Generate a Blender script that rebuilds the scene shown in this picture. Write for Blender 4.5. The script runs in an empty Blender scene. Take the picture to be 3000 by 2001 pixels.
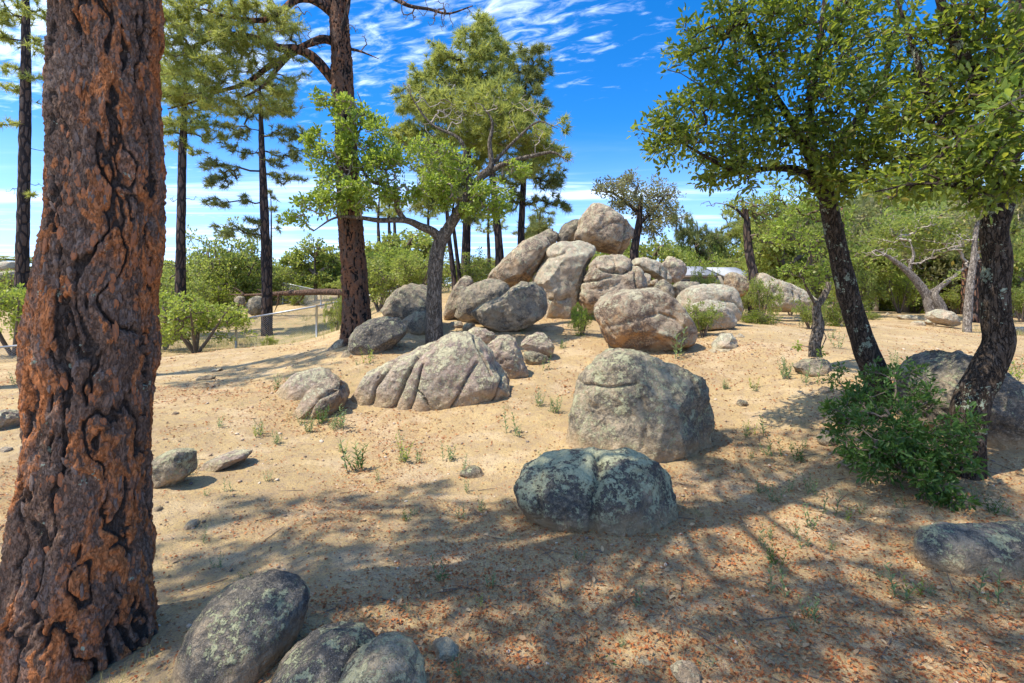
import bpy, math, random
import numpy as np
from mathutils import Vector, Matrix, Quaternion

# ------------------------------------------------------------------ camera, world, sun
S = bpy.context.scene
C = S.collection
F = 1100.0; HOR = 700.0; CXP = 1175.5; CAMZ = 1.6
cd = bpy.data.cameras.new('camera'); cam = bpy.data.objects.new('camera', cd); C.objects.link(cam)
cam.location = (0, 0, CAMZ); cam.rotation_euler = (math.pi/2, 0, 0)
cd.sensor_width = 36; cd.lens = 36*F/2351; cd.shift_y = -84/2351
cd.clip_start = 0.05; cd.clip_end = 2000
S.camera = cam
S.view_settings.view_transform = 'Standard'; S.view_settings.look = 'None'
S.view_settings.gamma = 1; S.view_settings.use_curve_mapping = False
S.view_settings.exposure = 0.90
SUN_EL = math.radians(60)
sh = Vector((-0.93, -0.37)).normalized()
SUND = Vector((sh.x*math.cos(SUN_EL), sh.y*math.cos(SUN_EL), math.sin(SUN_EL)))
sl = bpy.data.lights.new('sun', 'SUN'); sl.energy = 3.9; sl.angle = math.radians(0.5); sl.color = (1, .92, .77)
so = bpy.data.objects.new('sun', sl); C.objects.link(so)
so.rotation_euler = SUND.to_track_quat('Z', 'Y').to_euler()

class NT:
    def __init__(s, nt): s.nt = nt; s.l = nt.links
    def n(s, t, **k):
        nd = s.nt.nodes.new(t)
        for a, b in k.items():
            if a == 'ins':
                for i, v in b.items():
                    if isinstance(v, bpy.types.NodeSocket): s.l.new(v, nd.inputs[i])
                    else: nd.inputs[i].default_value = v
            else: setattr(nd, a, b)
        return nd
    def math(s, op, a, b=0.0, c=0.0, clamp=False):
        nd = s.n('ShaderNodeMath', operation=op, use_clamp=clamp, ins={0: a, 1: b, 2: c}); return nd.outputs[0]
    def mix(s, f, a, b, blend='MIX'):
        nd = s.n('ShaderNodeMix', data_type='RGBA', blend_type=blend)
        for i, v in ((0, f), (6, a), (7, b)):
            if isinstance(v, bpy.types.NodeSocket): s.l.new(v, nd.inputs[i])
            elif i == 0: nd.inputs[0].default_value = v
            else: nd.inputs[i].default_value = tuple(v)+(1,) if len(v) == 3 else v
        return nd.outputs[2]
    def noise(s, vec, scale, detail=3, rough=.55, dist=0.0):
        nd = s.n('ShaderNodeTexNoise', ins={'Scale': scale, 'Detail': detail, 'Roughness': rough, 'Distortion': dist})
        if vec is not None: s.l.new(vec, nd.inputs['Vector'])
        return nd.outputs[0]
    def step(s, v, a, b):
        nd = s.n('ShaderNodeMapRange', interpolation_type='SMOOTHSTEP', ins={0: v, 1: a, 2: b, 3: 0.0, 4: 1.0}); return nd.outputs[0]
    def vor(s, vec, scale, feature='F1'):
        nd = s.n('ShaderNodeTexVoronoi', feature=feature, ins={'Scale': scale})
        s.l.new(vec, nd.inputs['Vector']); return nd
    def mapping(s, vec, sc=(1, 1, 1), loc=(0, 0, 0), rot=(0, 0, 0)):
        nd = s.n('ShaderNodeMapping', ins={'Location': loc, 'Rotation': rot, 'Scale': sc}); s.l.new(vec, nd.inputs[0]); return nd.outputs[0]

W = bpy.data.worlds.new('World'); S.world = W; W.use_nodes = True
W.node_tree.nodes.clear(); w = NT(W.node_tree)
sky = w.n('ShaderNodeTexSky', sky_type='NISHITA', sun_disc=False, sun_elevation=SUN_EL,
          sun_rotation=math.atan2(sh.x, sh.y), altitude=1600, air_density=1.0, dust_density=0.3, ozone_density=2.5)
hs = w.n('ShaderNodeHueSaturation', ins={'Hue': .5, 'Saturation': 1.30, 'Value': 1.0, 'Color': w.mix(1.0, sky.outputs[0], (.90, .97, 1.10), 'MULTIPLY')})
tc = w.n('ShaderNodeTexCoord'); sp = w.n('ShaderNodeSeparateXYZ', ins={0: tc.outputs['Generated']})
zc = w.math('MAXIMUM', sp.outputs[2], .03)
uu = w.math('DIVIDE', sp.outputs[0], zc); vv = w.math('DIVIDE', sp.outputs[1], zc)
cv = w.n('ShaderNodeCombineXYZ', ins={0: uu, 1: vv, 2: 0.0}).outputs[0]
rot = w.mapping(cv, rot=(0, 0, .35))
puff = w.noise(w.mapping(rot, sc=(.8, 1.7, 1)), 9.5, 6, .62, .5)
big = w.noise(w.mapping(cv, sc=(.8, 1.3, 1), loc=(3.1, 1.7, 0)), .9, 3, .5)
# the broken sheet of small clouds: denser towards the upper left, gone in the right half
bias = w.math('SUBTRACT', w.math('MULTIPLY', w.step(uu, .95, -.3), .34), w.math('MULTIPLY', w.step(vv, 1.75, 2.7), .34))
m1 = w.step(w.math('ADD', w.math('ADD', puff, w.math('MULTIPLY', big, .75)), bias), .98, 1.42)
# long thin streaks lower down
st = w.noise(w.mapping(cv, sc=(.16, .75, 1), rot=(0, 0, .12), loc=(7, 2, 0)), 2.0, 5, .6, .6)
m2 = w.math('MULTIPLY', w.math('MULTIPLY', w.step(st, .46, .76), .75), w.step(vv, 2.6, 4.5))
cm = w.math('MAXIMUM', w.math('MULTIPLY', m1, .68), m2)
hz = w.step(sp.outputs[2], .36, .0)
base_sky = w.mix(w.math('MULTIPLY', hz, .65), hs.outputs[0], (3.7, 5.0, 7.8))
colr = w.mix(cm, base_sky, (6.6, 7.6, 9.2))
bg = w.n('ShaderNodeBackground', ins={'Color': colr, 'Strength': .148})
wo = w.n('ShaderNodeOutputWorld'); w.l.new(bg.outputs[0], wo.inputs[0])

# ------------------------------------------------------------------ helpers
def P(px, py, Y): return np.array([(px-CXP)/F*Y, Y, CAMZ+(HOR-py)/F*Y])
CR = {'D': (0, 0, 1, 1), 'C8': (1018.8, 431, .27487, .27487), 'C7': (587.8, 666.1, .33333, .33333),
      'N1': (313.5, 548.6, .23333, .23333), 'N2': (1489, 509.4, .24984, .24984), 'N3': (1880.8, 431, .27481, .27481),
      'N5': (1802.4, 783.7, .29993, .29993), 'C6': (1567.3, 783.7, .50043, .50043), 'C5': (705.3, 783.7, .50043, .50043),
      'C4': (0, 783.7, .50043, .50043), 'C1': (0, 0, .4998, .4998), 'C2': (705.3, 0, .4998, .4998), 'C3': (1489, 0, .54977, .54977)}
def D(cr, pts):
    a, b, c, d = CR[cr]; return [(a+c*x, b+d*y) for x, y in pts]
def PP(cr, pts, Y):
    """pixel polyline of a crop -> world points; Y a number or (from, to)"""
    q = D(cr, pts); n = len(q)
    if isinstance(Y, (tuple, list)): ys = np.interp(np.linspace(0, 1, n), np.linspace(0, 1, len(Y)), Y)
    else: ys = [Y]*n
    return np.array([P(x, y, t) for (x, y), t in zip(q, ys)])

def h3(ix, iy, iz, seed):
    v = (ix.astype(np.int64)*73856093) ^ (iy.astype(np.int64)*19349663) ^ (iz.astype(np.int64)*83492791) ^ (seed*2654435761 % 2147483647)
    v = (v ^ (v >> 13))*1274126177 & 0x7fffffff
    v = (v ^ (v >> 16))*1103515245 & 0x7fffffff
    return (v & 0xffffff)/float(0xffffff)
def vnoise(p, seed=0):
    i = np.floor(p); f = p-i; f = f*f*(3-2*f); i = i.astype(np.int64)
    r = 0
    for dx in (0, 1):
        for dy in (0, 1):
            for dz in (0, 1):
                wgt = (f[:, 0] if dx else 1-f[:, 0])*(f[:, 1] if dy else 1-f[:, 1])*(f[:, 2] if dz else 1-f[:, 2])
                r = r + wgt*h3(i[:, 0]+dx, i[:, 1]+dy, i[:, 2]+dz, seed)
    return r*2-1
def fbm(p, seed=0, o=4, rough=.5):
    a = 1; s = 0; q = p.copy()
    for k in range(o): s = s+a*vnoise(q, seed+k*7); a *= rough; q = q*2.03+11.3
    return s
def worley(p, seed=0):
    i = np.floor(p).astype(np.int64); f1 = np.full(len(p), 9.); f2 = np.full(len(p), 9.); idc = np.zeros(len(p))
    for dx in (-1, 0, 1):
        for dy in (-1, 0, 1):
            for dz in (-1, 0, 1):
                c = i+np.array([dx, dy, dz])
                fx = c[:, 0]+h3(c[:, 0], c[:, 1], c[:, 2], seed+1); fy = c[:, 1]+h3(c[:, 0], c[:, 1], c[:, 2], seed+2)
                fz = c[:, 2]+h3(c[:, 0], c[:, 1], c[:, 2], seed+3)
                d = np.sqrt((fx-p[:, 0])**2+(fy-p[:, 1])**2+(fz-p[:, 2])**2)
                m = d < f1
                f2 = np.where(m, f1, np.minimum(f2, d)); idc = np.where(m, h3(c[:, 0], c[:, 1], c[:, 2], seed+5), idc); f1 = np.where(m, d, f1)
    return f1, f2, idc
def sstep(x, a, b):
    t = np.clip((x-a)/(b-a), 0, 1); return t*t*(3-2*t)

def mesh(name, V, Fs, mats=None, smooth=True, mi=None, attr=None):
    """V (n,3); Fs one array or a list of arrays of faces"""
    if not isinstance(Fs, list): Fs = [Fs]
    if not any(len(f) for f in Fs): Fs = [np.zeros((1, 3), np.int32)]; V = np.zeros((3, 3))
    Fs = [np.asarray(f, dtype=np.int32) for f in Fs if len(f)]
    me = bpy.data.meshes.new(name); V = np.asarray(V, dtype=np.float32)
    me.vertices.add(len(V)); me.vertices.foreach_set('co', V.ravel())
    tot = np.concatenate([np.full(len(f), f.shape[1], np.int32) for f in Fs]); idx = np.concatenate([f.ravel() for f in Fs])
    me.loops.add(len(idx)); me.loops.foreach_set('vertex_index', idx)
    me.polygons.add(len(tot)); st_ = np.zeros(len(tot), np.int32); st_[1:] = np.cumsum(tot)[:-1]
    me.polygons.foreach_set('loop_start', st_)
    try: me.polygons.foreach_set('loop_total', tot)
    except Exception: pass
    me.update(calc_edges=True)
    if smooth: me.polygons.foreach_set('use_smooth', np.ones(len(tot), bool))
    for m in (mats if isinstance(mats, (list, tuple)) else [mats] if mats else []): me.materials.append(m)
    if mi is not None: me.polygons.foreach_set('material_index', np.asarray(mi, np.int32))
    if attr:
        for k, v in attr.items():
            a = me.attributes.new(k, 'FLOAT', 'POINT'); a.data.foreach_set('value', np.asarray(v, np.float32))
    me.validate(); return me
def obj(name, me, parent=None, loc=None):
    o = bpy.data.objects.new(name, me); C.objects.link(o)
    if parent: o.parent = parent
    if loc is not None: o.location = loc
    return o
def tag(o, label=None, cat=None, group=None, kind=None):
    for k, v in (('label', label), ('category', cat), ('group', group), ('kind', kind)):
        if v: o[k] = v
    return o
def thing(name, label, cat, loc, group=None):
    o = bpy.data.objects.new(name, None); C.objects.link(o); o.location = loc; o.empty_display_size = .2
    return tag(o, label, cat, group)
def copy_tree(o, parent=None):
    c = o.copy(); C.objects.link(c)
    if parent: c.parent = parent
    for ch in list(o.children): copy_tree(ch, c)
    return c

# ------------------------------------------------------------------ materials
def new_mat(name):
    m = bpy.data.materials.new(name); m.use_nodes = True; m.node_tree.nodes.clear(); return m, NT(m.node_tree)
def finish(n, col, rough=.85, bump=None, bdist=.02, bstr=1.0, spec=.25):
    b = n.n('ShaderNodeBsdfPrincipled', ins={'Roughness': rough, 'Specular IOR Level': spec})
    if isinstance(col, bpy.types.NodeSocket): n.l.new(col, b.inputs['Base Color'])
    else: b.inputs['Base Color'].default_value = tuple(col)+(1,)
    if bump is not None:
        bn = n.n('ShaderNodeBump', ins={'Strength': bstr, 'Distance': bdist, 'Height': bump}); n.l.new(bn.outputs[0], b.inputs['Normal'])
    o = n.n('ShaderNodeOutputMaterial'); n.l.new(b.outputs[0], o.inputs[0]); return b
def rock_mat(name, a, b, dark, lich, lamt=.5, damt=.45, orange=0.0, sc=1.0):
    m, n = new_mat(name); t = n.n('ShaderNodeTexCoord'); oi = n.n('ShaderNodeObjectInfo')
    add = n.n('ShaderNodeVectorMath', operation='ADD', ins={0: t.outputs['Object'], 1: oi.outputs['Location']}).outputs[0]
    v = n.mapping(add, sc=(sc, sc, sc))
    geo = n.n('ShaderNodeNewGeometry'); nz = n.n('ShaderNodeSeparateXYZ', ins={0: geo.outputs['Normal']}).outputs[2]
    c = n.mix(n.step(n.noise(v, 2.2, 4, .6), .38, .62), a, b)
    c = n.mix(n.math('MULTIPLY', n.step(n.noise(v, 6.5, 8, .75, .4), .47, .57), .65), c, tuple(x*.55 for x in a)); c = n.mix(n.math('MULTIPLY', n.step(n.noise(n.mapping(v, loc=(9, 4, 2)), 4.5, 7, .72), .50, .62), .6), c, (.60, .46, .31)); c = n.mix(n.math('MULTIPLY', n.step(n.noise(n.mapping(v, loc=(3, 14, 2)), 16, 5, .7), .54, .62), .5), c, tuple(min(.75, x*1.45) for x in b))
    if orange:
        msk = n.math('MULTIPLY', n.step(nz, .35, -.35), n.step(n.noise(v, 2.6, 5, .65), .35, .58))
        c = n.mix(n.math('MULTIPLY', msk, orange), c, (.46, .25, .10))
    dk = n.step(n.noise(v, 3.1, 8, .72, .5), .62-damt*.3, .72-damt*.3)
    dk2 = n.math('MULTIPLY', dk, n.step(n.noise(v, 28, 3, .7), .30, .56))
    c = n.mix(n.math('MULTIPLY', dk2, .85), c, dark)
    # lichen: crusty rosettes with crisp edges, thickest on upper faces
    ed = n.noise(v, 36, 6, .78)
    pl = n.noise(v, 6.0, 6, .72, .3)
    lv = n.math('ADD', n.math('ADD', n.math('MULTIPLY', pl, .70), n.math('MULTIPLY', ed, .60)), n.math('MULTIPLY', nz, .07))
    lm = n.step(lv, .795-lamt*.16, .82-lamt*.16)
    lc = n.mix(n.noise(v, 60, 2, .6), lich, tuple(x*.72 for x in lich))
    c = n.mix(n.math('MULTIPLY', lm, .9), c, lc)
    gr = n.noise(v, 190, 2, .8); c = n.mix(n.step(gr, .58, .72), c, (.05, .045, .045)) if True else c
    c = n.mix(n.math('MULTIPLY', n.step(n.noise(v, 260, 1, .5), .6, .7), .5), c, (.55, .5, .45))
    dst = n.n('ShaderNodeAttribute', attribute_name='dust').outputs['Fac']; c = n.mix(n.math('MULTIPLY', dst, n.math('ADD', .55, n.math('MULTIPLY', n.noise(v, 30, 3), .6)), clamp=True), c, (.52, .37, .21))
    f = n.noise(v, 9, 8, .68); f2 = n.noise(v, 70, 4, .7)
    vo = n.vor(v, 1.7, 'DISTANCE_TO_EDGE').outputs[0]
    crack = n.math('MULTIPLY', n.step(n.math('ADD', vo, n.math('MULTIPLY', n.math('SUBTRACT', n.noise(v, 6, 3), .5), .12)), 0.0, .03), .0)
    hgt = n.math('ADD', n.math('ADD', f, n.math('MULTIPLY', f2, .30)), n.math('ADD', n.math('MULTIPLY', lm, .10), crack))
    finish(n, c, .92, hgt, .075, 1.0, .12); return m
M = {}
M['tan'] = rock_mat('granite_tan', (.60, .47, .33), (.42, .31, .22), (.13, .10, .08), (.62, .57, .38), .6, .55, .55)
M['pale'] = rock_mat('granite_pale', (.64, .54, .40), (.48, .38, .28), (.17, .135, .11), (.62, .60, .43), .7, .25, .3)
M['round'] = rock_mat('granite_orange', (.56, .44, .31), (.44, .32, .22), (.13, .09, .07), (.60, .55, .38), .62, .6, .95)
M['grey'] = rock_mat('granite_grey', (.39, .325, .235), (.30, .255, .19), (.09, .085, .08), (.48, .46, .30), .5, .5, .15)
M['mauve'] = rock_mat('granite_mauve', (.44, .32, .26), (.54, .44, .33), (.17, .145, .125), (.66, .61, .39), .72, .38, .2)
M['green'] = rock_mat('granite_green', (.42, .34, .23), (.48, .40, .27), (.12, .11, .09), (.56, .54, .33), .66, .6, .2)
M['lichen'] = rock_mat('granite_lichen', (.24, .205, .145), (.31, .265, .19), (.06, .06, .06), (.60, .60, .37), .74, .8, .1)
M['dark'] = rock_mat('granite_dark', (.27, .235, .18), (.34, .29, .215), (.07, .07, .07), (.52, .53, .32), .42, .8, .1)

def leaf_mat(name, c1, c2, c3, trans, tamt=.45, rough=.45, yellow=.0):
    m, n = new_mat(name); g = n.n('ShaderNodeNewGeometry'); oi = n.n('ShaderNodeObjectInfo')
    r = n.math('FRACT', n.math('ADD', g.outputs['Random Per Island'], oi.outputs['Random']))
    cr = n.n('ShaderNodeValToRGB', ins={0: r}); e = cr.color_ramp.elements
    e[0].color = c1+(1,); e[1].color = c3+(1,); e[1].position = .92; k = e.new(.5); k.color = c2+(1,)
    if yellow:
        k = e.new(.97); k.color = (.34, .26, .05, 1); e[-1].position = 1.0
    p = n.n('ShaderNodeBsdfPrincipled', ins={'Roughness': rough, 'Specular IOR Level': .35, 'Base Color': cr.outputs[0]})
    tl = n.n('ShaderNodeBsdfTranslucent', ins={'Color': n.mix(.75, cr.outputs[0], trans)})
    mx = n.n('ShaderNodeMixShader', ins={0: tamt, 1: p.outputs[0], 2: tl.outputs[0]})
    o = n.n('ShaderNodeOutputMaterial'); n.l.new(mx.outputs[0], o.inputs[0]); return m
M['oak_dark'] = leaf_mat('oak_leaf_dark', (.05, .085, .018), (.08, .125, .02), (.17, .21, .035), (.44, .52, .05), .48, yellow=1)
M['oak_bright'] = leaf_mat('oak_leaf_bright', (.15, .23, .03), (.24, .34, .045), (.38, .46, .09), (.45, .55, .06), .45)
M['shrub'] = leaf_mat('shrub_leaf', (.035, .085, .02), (.055, .12, .025), (.09, .15, .03), (.16, .30, .04), .38)
M['bush'] = leaf_mat('bush_leaf', (.15, .20, .05), (.22, .28, .06), (.34, .38, .10), (.48, .54, .10), .5, yellow=1)
M['bush_y'] = leaf_mat('bush_leaf_yellow', (.17, .24, .04), (.25, .33, .05), (.34, .36, .09), (.5, .58, .08), .45)
M['olive'] = leaf_mat('olive_leaf', (.15, .16, .07), (.20, .20, .09), (.28, .26, .12), (.38, .38, .12), .4, yellow=1)
M['needle'] = leaf_mat('pine_needle', (.19, .24, .05), (.29, .33, .075), (.42, .42, .12), (.52, .54, .11), .5, .5)
M['needle_d'] = leaf_mat('pine_needle_dark', (.12, .16, .05), (.18, .21, .06), (.27, .27, .09), (.36, .38, .1), .4, .5)
M['weed'] = leaf_mat('weed_leaf', (.11, .17, .08), (.15, .22, .10), (.2, .28, .1), (.3, .4, .12), .35)
M['litter'] = leaf_mat('dry_leaf', (.24, .07, .022), (.36, .12, .035), (.44, .22, .08), (.4, .2, .08), .12, .7)
M['litter_t'] = leaf_mat('dry_leaf_tan', (.33, .20, .10), (.42, .27, .14), (.50, .36, .2), (.5, .3, .15), .12, .7)
M['drygrass'] = leaf_mat('grass_blade', (.22, .24, .08), (.32, .30, .13), (.42, .36, .18), (.4, .4, .15), .35, .6)

def bark_mat(name, plate, plate2, furrow, grey, wave=1.0, attr=False, lich=0.0, fine=False):
    m, n = new_mat(name); t = n.n('ShaderNodeTexCoord').outputs['Object']
    v = n.mapping(t, sc=(1, 1, .28)); 
    if attr:
        pl = n.n('ShaderNodeAttribute', attribute_name='plate').outputs['Fac']; idc = n.n('ShaderNodeAttribute', attribute_name='cell').outputs['Fac']
    else:
        vv_ = n.n('ShaderNodeVectorMath', operation='ADD', ins={0: v, 1: n.n('ShaderNodeVectorMath', operation='SCALE', ins={0: n.n('ShaderNodeTexNoise', ins={'Vector': t, 'Scale': 5.0*wave}).outputs[1], 'Scale': .06}).outputs[0]}).outputs[0]
        vo = n.vor(vv_, 13*wave, 'DISTANCE_TO_EDGE'); pl = n.step(vo.outputs[0], .03, .22)
        idc = n.n('ShaderNodeSeparateXYZ', ins={0: n.vor(vv_, 13*wave).outputs['Color']}).outputs[0]
        if fine:
            rd = n.math('ABSOLUTE', n.math('SUBTRACT', n.noise(n.mapping(t, sc=(1, 1, .22)), 30, 4, .7, .8), .5)); pl = n.step(rd, .0, .06); idc = n.noise(t, 8, 3, .6)
    c = n.mix(n.step(n.math('ADD', idc, n.math('MULTIPLY', n.math('SUBTRACT', n.noise(n.mapping(t, sc=(1, 1, .6)), 34, 4, .7), .5), .7)), .46, .60) if attr else idc, plate, plate2)
    c = n.mix(n.math('MULTIPLY', n.step(n.noise(n.mapping(t, sc=(1, 1, .5)), 9*wave, 7, .75, .6), .48, .58), .75), c, grey)
    fl = n.noise(n.mapping(t, sc=(1, 1, .5)), 55*wave, 4, .7)
    c = n.mix(n.math('MULTIPLY', n.step(fl, .5, .64), .55), c, tuple(x*.38 for x in plate))
    c = n.mix(n.math('MULTIPLY', n.step(fl, .42, .30), .4), c, tuple(min(1, x*1.5) for x in plate2))
    c = n.mix(n.step(n.math('ADD', pl, n.math('MULTIPLY', n.math('SUBTRACT', fl, .5), .9)), .74 if attr else .62, .26 if attr else .18), c, furrow)
    if lich:
        lv = n.math('ADD', n.math('MULTIPLY', n.noise(t, 7, 4, .65), .7), n.math('MULTIPLY', n.noise(t, 40, 3, .7), .4))
        lm = n.step(lv, .68-lich*.13, .695-lich*.13)
        c = n.mix(lm, c, (.36, .40, .29))
    h = n.math('ADD', n.math('ADD', n.math('MULTIPLY', fl, .5), n.math('MULTIPLY', n.noise(n.mapping(t, sc=(1, 1, .6)), 140*wave, 3, .7), .18)), n.math('MULTIPLY', pl, 0.0 if attr else .9))
    rdg = n.math('ABSOLUTE', n.math('SUBTRACT', n.noise(n.mapping(t, sc=(1, 1, .4)), 60, 4, .6, .5), .5))
    if attr: h = n.math('ADD', h, n.math('MULTIPLY', n.step(rdg, 0, .05), .35))
    finish(n, c, .93, h, .022 if attr else .03, 1.0, .10); return m
M['bark_pine'] = bark_mat('ponderosa_bark', (.21, .13, .09), (.54, .20, .075), (.07, .052, .042), (.25, .18, .14), 1.0, True, lich=-.12)
M['bark_pine_d'] = bark_mat('tall_pine_bark', (.20, .11, .07), (.26, .12, .065), (.025, .022, .02), (.10, .085, .075), 1.0, True, lich=-.5)
M['bark_pine2'] = bark_mat('pine_bark', (.26, .12, .065), (.20, .11, .075), (.03, .025, .022), (.13, .11, .10), .8)
M['bark_far'] = bark_mat('far_pine_bark', (.12, .075, .055), (.10, .07, .055), (.03, .025, .025), (.10, .085, .08), .6)
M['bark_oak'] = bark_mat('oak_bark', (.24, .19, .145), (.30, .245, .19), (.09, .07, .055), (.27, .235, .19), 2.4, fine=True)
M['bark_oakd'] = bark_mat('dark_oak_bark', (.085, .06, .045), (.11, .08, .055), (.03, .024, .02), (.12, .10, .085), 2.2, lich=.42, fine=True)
M['bark_grey'] = bark_mat('grey_dead_bark', (.40, .34, .28), (.34, .29, .25), (.14, .11, .09), (.42, .38, .33), 2.2, fine=True)
M['log'] = bark_mat('log_bark', (.30, .17, .11), (.25, .15, .10), (.07, .05, .04), (.22, .17, .14), 1.5)

for k_, c1_, c2_ in (('flake_o', (.46, .17, .07), (.26, .13, .08)), ('flake_g', (.24, .18, .145), (.15, .10, .08))):
    m, n = new_mat('bark_'+k_); t = n.n('ShaderNodeTexCoord').outputs['Generated']; oi = n.n('ShaderNodeObjectInfo')
    v = n.n('ShaderNodeVectorMath', operation='ADD', ins={0: t, 1: oi.outputs['Location']}).outputs[0]
    finish(n, n.mix(n.step(n.noise(v, 4, 5, .7), .4, .6), c1_, c2_), .93, n.noise(v, 9, 4, .7), .004, .9, .1); M[k_] = m
# sandy ground
m, n = new_mat('sandy_ground'); M['ground'] = m
t = n.n('ShaderNodeTexCoord').outputs['Object']
zone = n.n('ShaderNodeAttribute', attribute_name='litter').outputs['Fac']; grs = n.n('ShaderNodeAttribute', attribute_name='grass').outputs['Fac']
c = n.mix(n.step(n.noise(t, .9, 5, .6), .35, .65), (.54, .395, .19), (.42, .30, .145))
c = n.mix(n.math('MULTIPLY', n.step(n.noise(t, 5, 7, .75), .45, .60), .6), c, (.35, .25, .155)); c = n.mix(n.math('MULTIPLY', n.step(n.noise(n.mapping(t, loc=(5, 3, 0)), 1.6, 6, .7), .5, .62), .5), c, (.62, .48, .30))
c = n.mix(n.math('MULTIPLY', n.step(n.noise(t, 110, 3, .75), .50, .64), .42), c, (.33, .23, .14))
c = n.mix(n.math('MULTIPLY', n.step(n.noise(t, 150, 2, .6), .60, .70), .55), c, (.66, .54, .40))
vg = n.vor(t, 120); gsep = n.n('ShaderNodeSeparateXYZ', ins={0: vg.outputs['Color']}).outputs[0]
c = n.mix(n.math('MULTIPLY', n.step(gsep, .86, .9), .7), c, (.22, .17, .14))
ln = n.math('MULTIPLY', n.noise(t, 34, 4, .8, .5), n.math('ADD', .76, n.math('MULTIPLY', zone, .22)))
c = n.mix(n.math('MULTIPLY', n.step(ln, .47, .60), .65), c, (.34, .18, .09))
c = n.mix(n.math('MULTIPLY', n.math('MULTIPLY', grs, n.step(n.noise(t, 2.5, 5, .75), .40, .6)), .75), c, (.24, .24, .09))
hb = n.math('ADD', n.math('ADD', n.noise(t, 95, 4, .75), n.math('MULTIPLY', n.noise(t, 14, 4, .6), 1.8)), n.math('MULTIPLY', vg.outputs[0], -.25))
finish(n, c, .95, hb, .02, .8, .1)
def plain(name, col, rough=.6, metal=0.0, ns=30, amt=.2, bump=0.0):
    m, n = new_mat(name); t = n.n('ShaderNodeTexCoord').outputs['Object']
    c = n.mix(n.math('MULTIPLY', n.step(n.noise(t, ns, 5, .65), .4, .65), amt), col, tuple(x*.45 for x in col))
    b = finish(n, c, rough, n.noise(t, ns*2, 3) if bump else None, bump or .01, .5); b.inputs['Metallic'].default_value = metal; return m
M['galv'] = plain('galvanized_steel', (.42, .43, .44), .42, .6)
M['roof'] = plain('roof_shingle', (.40, .41, .43), .85, 0, 5, .5, .01)
M['wall'] = plain('wall_paint', (.33, .30, .25), .8); M['fascia'] = plain('fascia_paint', (.16, .12, .09), .7)
M['glass'] = plain('window_glass', (.03, .035, .04), .08); M['asphalt'] = plain('asphalt', (.12, .12, .125), .9, 0, 60, .3, .01)
M['twig'] = plain('twig_bark', (.17, .13, .10), .9, 0, 60, .4); M['twig_g'] = plain('grey_twig', (.36, .31, .26), .9, 0, 60, .3)
M['twig_d'] = plain('dark_twig', (.07, .05, .04), .9, 0, 60, .4)

# ------------------------------------------------------------------ the ground
ctrl = [P(*a) for a in [
 (1175, 1568, 2.0), (700, 1568, 2.0), (1700, 1568, 2.0), (2351, 1568, 2.0), (360, 1568, 2.0), (100, 1568, 2.05),
 (1450, 1262, 3.15), (1150, 1200, 3.5), (800, 1200, 3.5), (1460, 1062, 4.9), (1850, 1200, 3.5), (2100, 1180, 3.6), (2351, 1120, 3.9),
 (1250, 990, 5.7), (950, 985, 6.1), (700, 975, 6.2), (1700, 1000, 5.5), (2000, 1000, 5.0), (1200, 880, 7.6), (1330, 830, 8.7), (1475, 816, 8.7), (1620, 830, 8.5),
 (1010, 775, 10.3), (900, 800, 9.2), (820, 790, 9.5), (1300, 752, 11.2), (1180, 760, 11.0), (1640, 760, 10.7), (1800, 742, 13.5), (1870, 815, 7.8), (2000, 790, 9.5),
 (2050, 745, 14), (1750, 722, 19), (2200, 722, 18), (1950, 714, 30), (2300, 716, 30), (2351, 850, 7.3), (2351, 770, 13), (2351, 735, 20),
 (360, 1350, 2.7), (360, 1150, 3.75), (450, 1060, 4.7), (600, 960, 6.2), (400, 850, 9.2), (600, 850, 8.8), (360, 822, 11), (550, 798, 13), (740, 777, 13.5),
 (0, 1180, 3.4), (20, 1000, 5.2), (0, 880, 8.5), (0, 860, 11),
 (630, 797, 17), (630, 780, 19), (630, 742, 23), (650, 700, 29), (700, 688, 34), (380, 800, 17), (380, 720, 28), (740, 775, 17.5),
 (500, 672, 38), (30, 760, 22), (30, 650, 38), (900, 690, 20), (900, 668, 34), (1300, 690, 24), (1650, 690, 45), (1200, 690, 45)]]
ctrl += [np.array(a, float) for a in [(-1, -3, 0), (3, -3, 0), (-6, 0, -.1), (6, 0, .1), (-14, 4, -.3), (14, 4, .5), (-40, 60, 6), (0, 80, 3.5), (60, 70, 1.5), (50, 25, .9), (-45, 20, 1.0), (0, -40, -.5), (200, 200, 2), (-200, 200, 8), (0, 300, 3)]]
ctrl = np.array(ctrl)
MOUNDS = [(.63, 3.6, .62, .03), (1.40, 5.35, .95, .09), (-1.25, 7.1, 1.45, .08), (-3.2, 7.15, .75, .0), (-2.75, 6.75, .5, .0), (-1.12, 2.05, .42, .09), (-.72, 1.8, .27, .08), (-.47, 1.68, .22, .07), (3.0, 2.95, .62, .02), (4.4, 4.95, 1.0, .06), (2.6, 9.3, 1.1, .06)]
def wc(x, y): return np.stack([np.arcsinh(x/3.5), np.arcsinh(y/3.5)], -1)
def phi(r): return np.where(r > 1e-9, r*r*np.log(np.maximum(r, 1e-9)), 0)
_c = wc(ctrl[:, 0], ctrl[:, 1]); _n = len(_c)
_K = phi(np.linalg.norm(_c[:, None]-_c[None], axis=-1))+np.eye(_n)*.006
_Pm = np.concatenate([np.ones((_n, 1)), _c], 1)
_A = np.block([[_K, _Pm], [_Pm.T, np.zeros((3, 3))]]); _w = np.linalg.solve(_A, np.concatenate([ctrl[:, 2], np.zeros(3)]))
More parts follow.
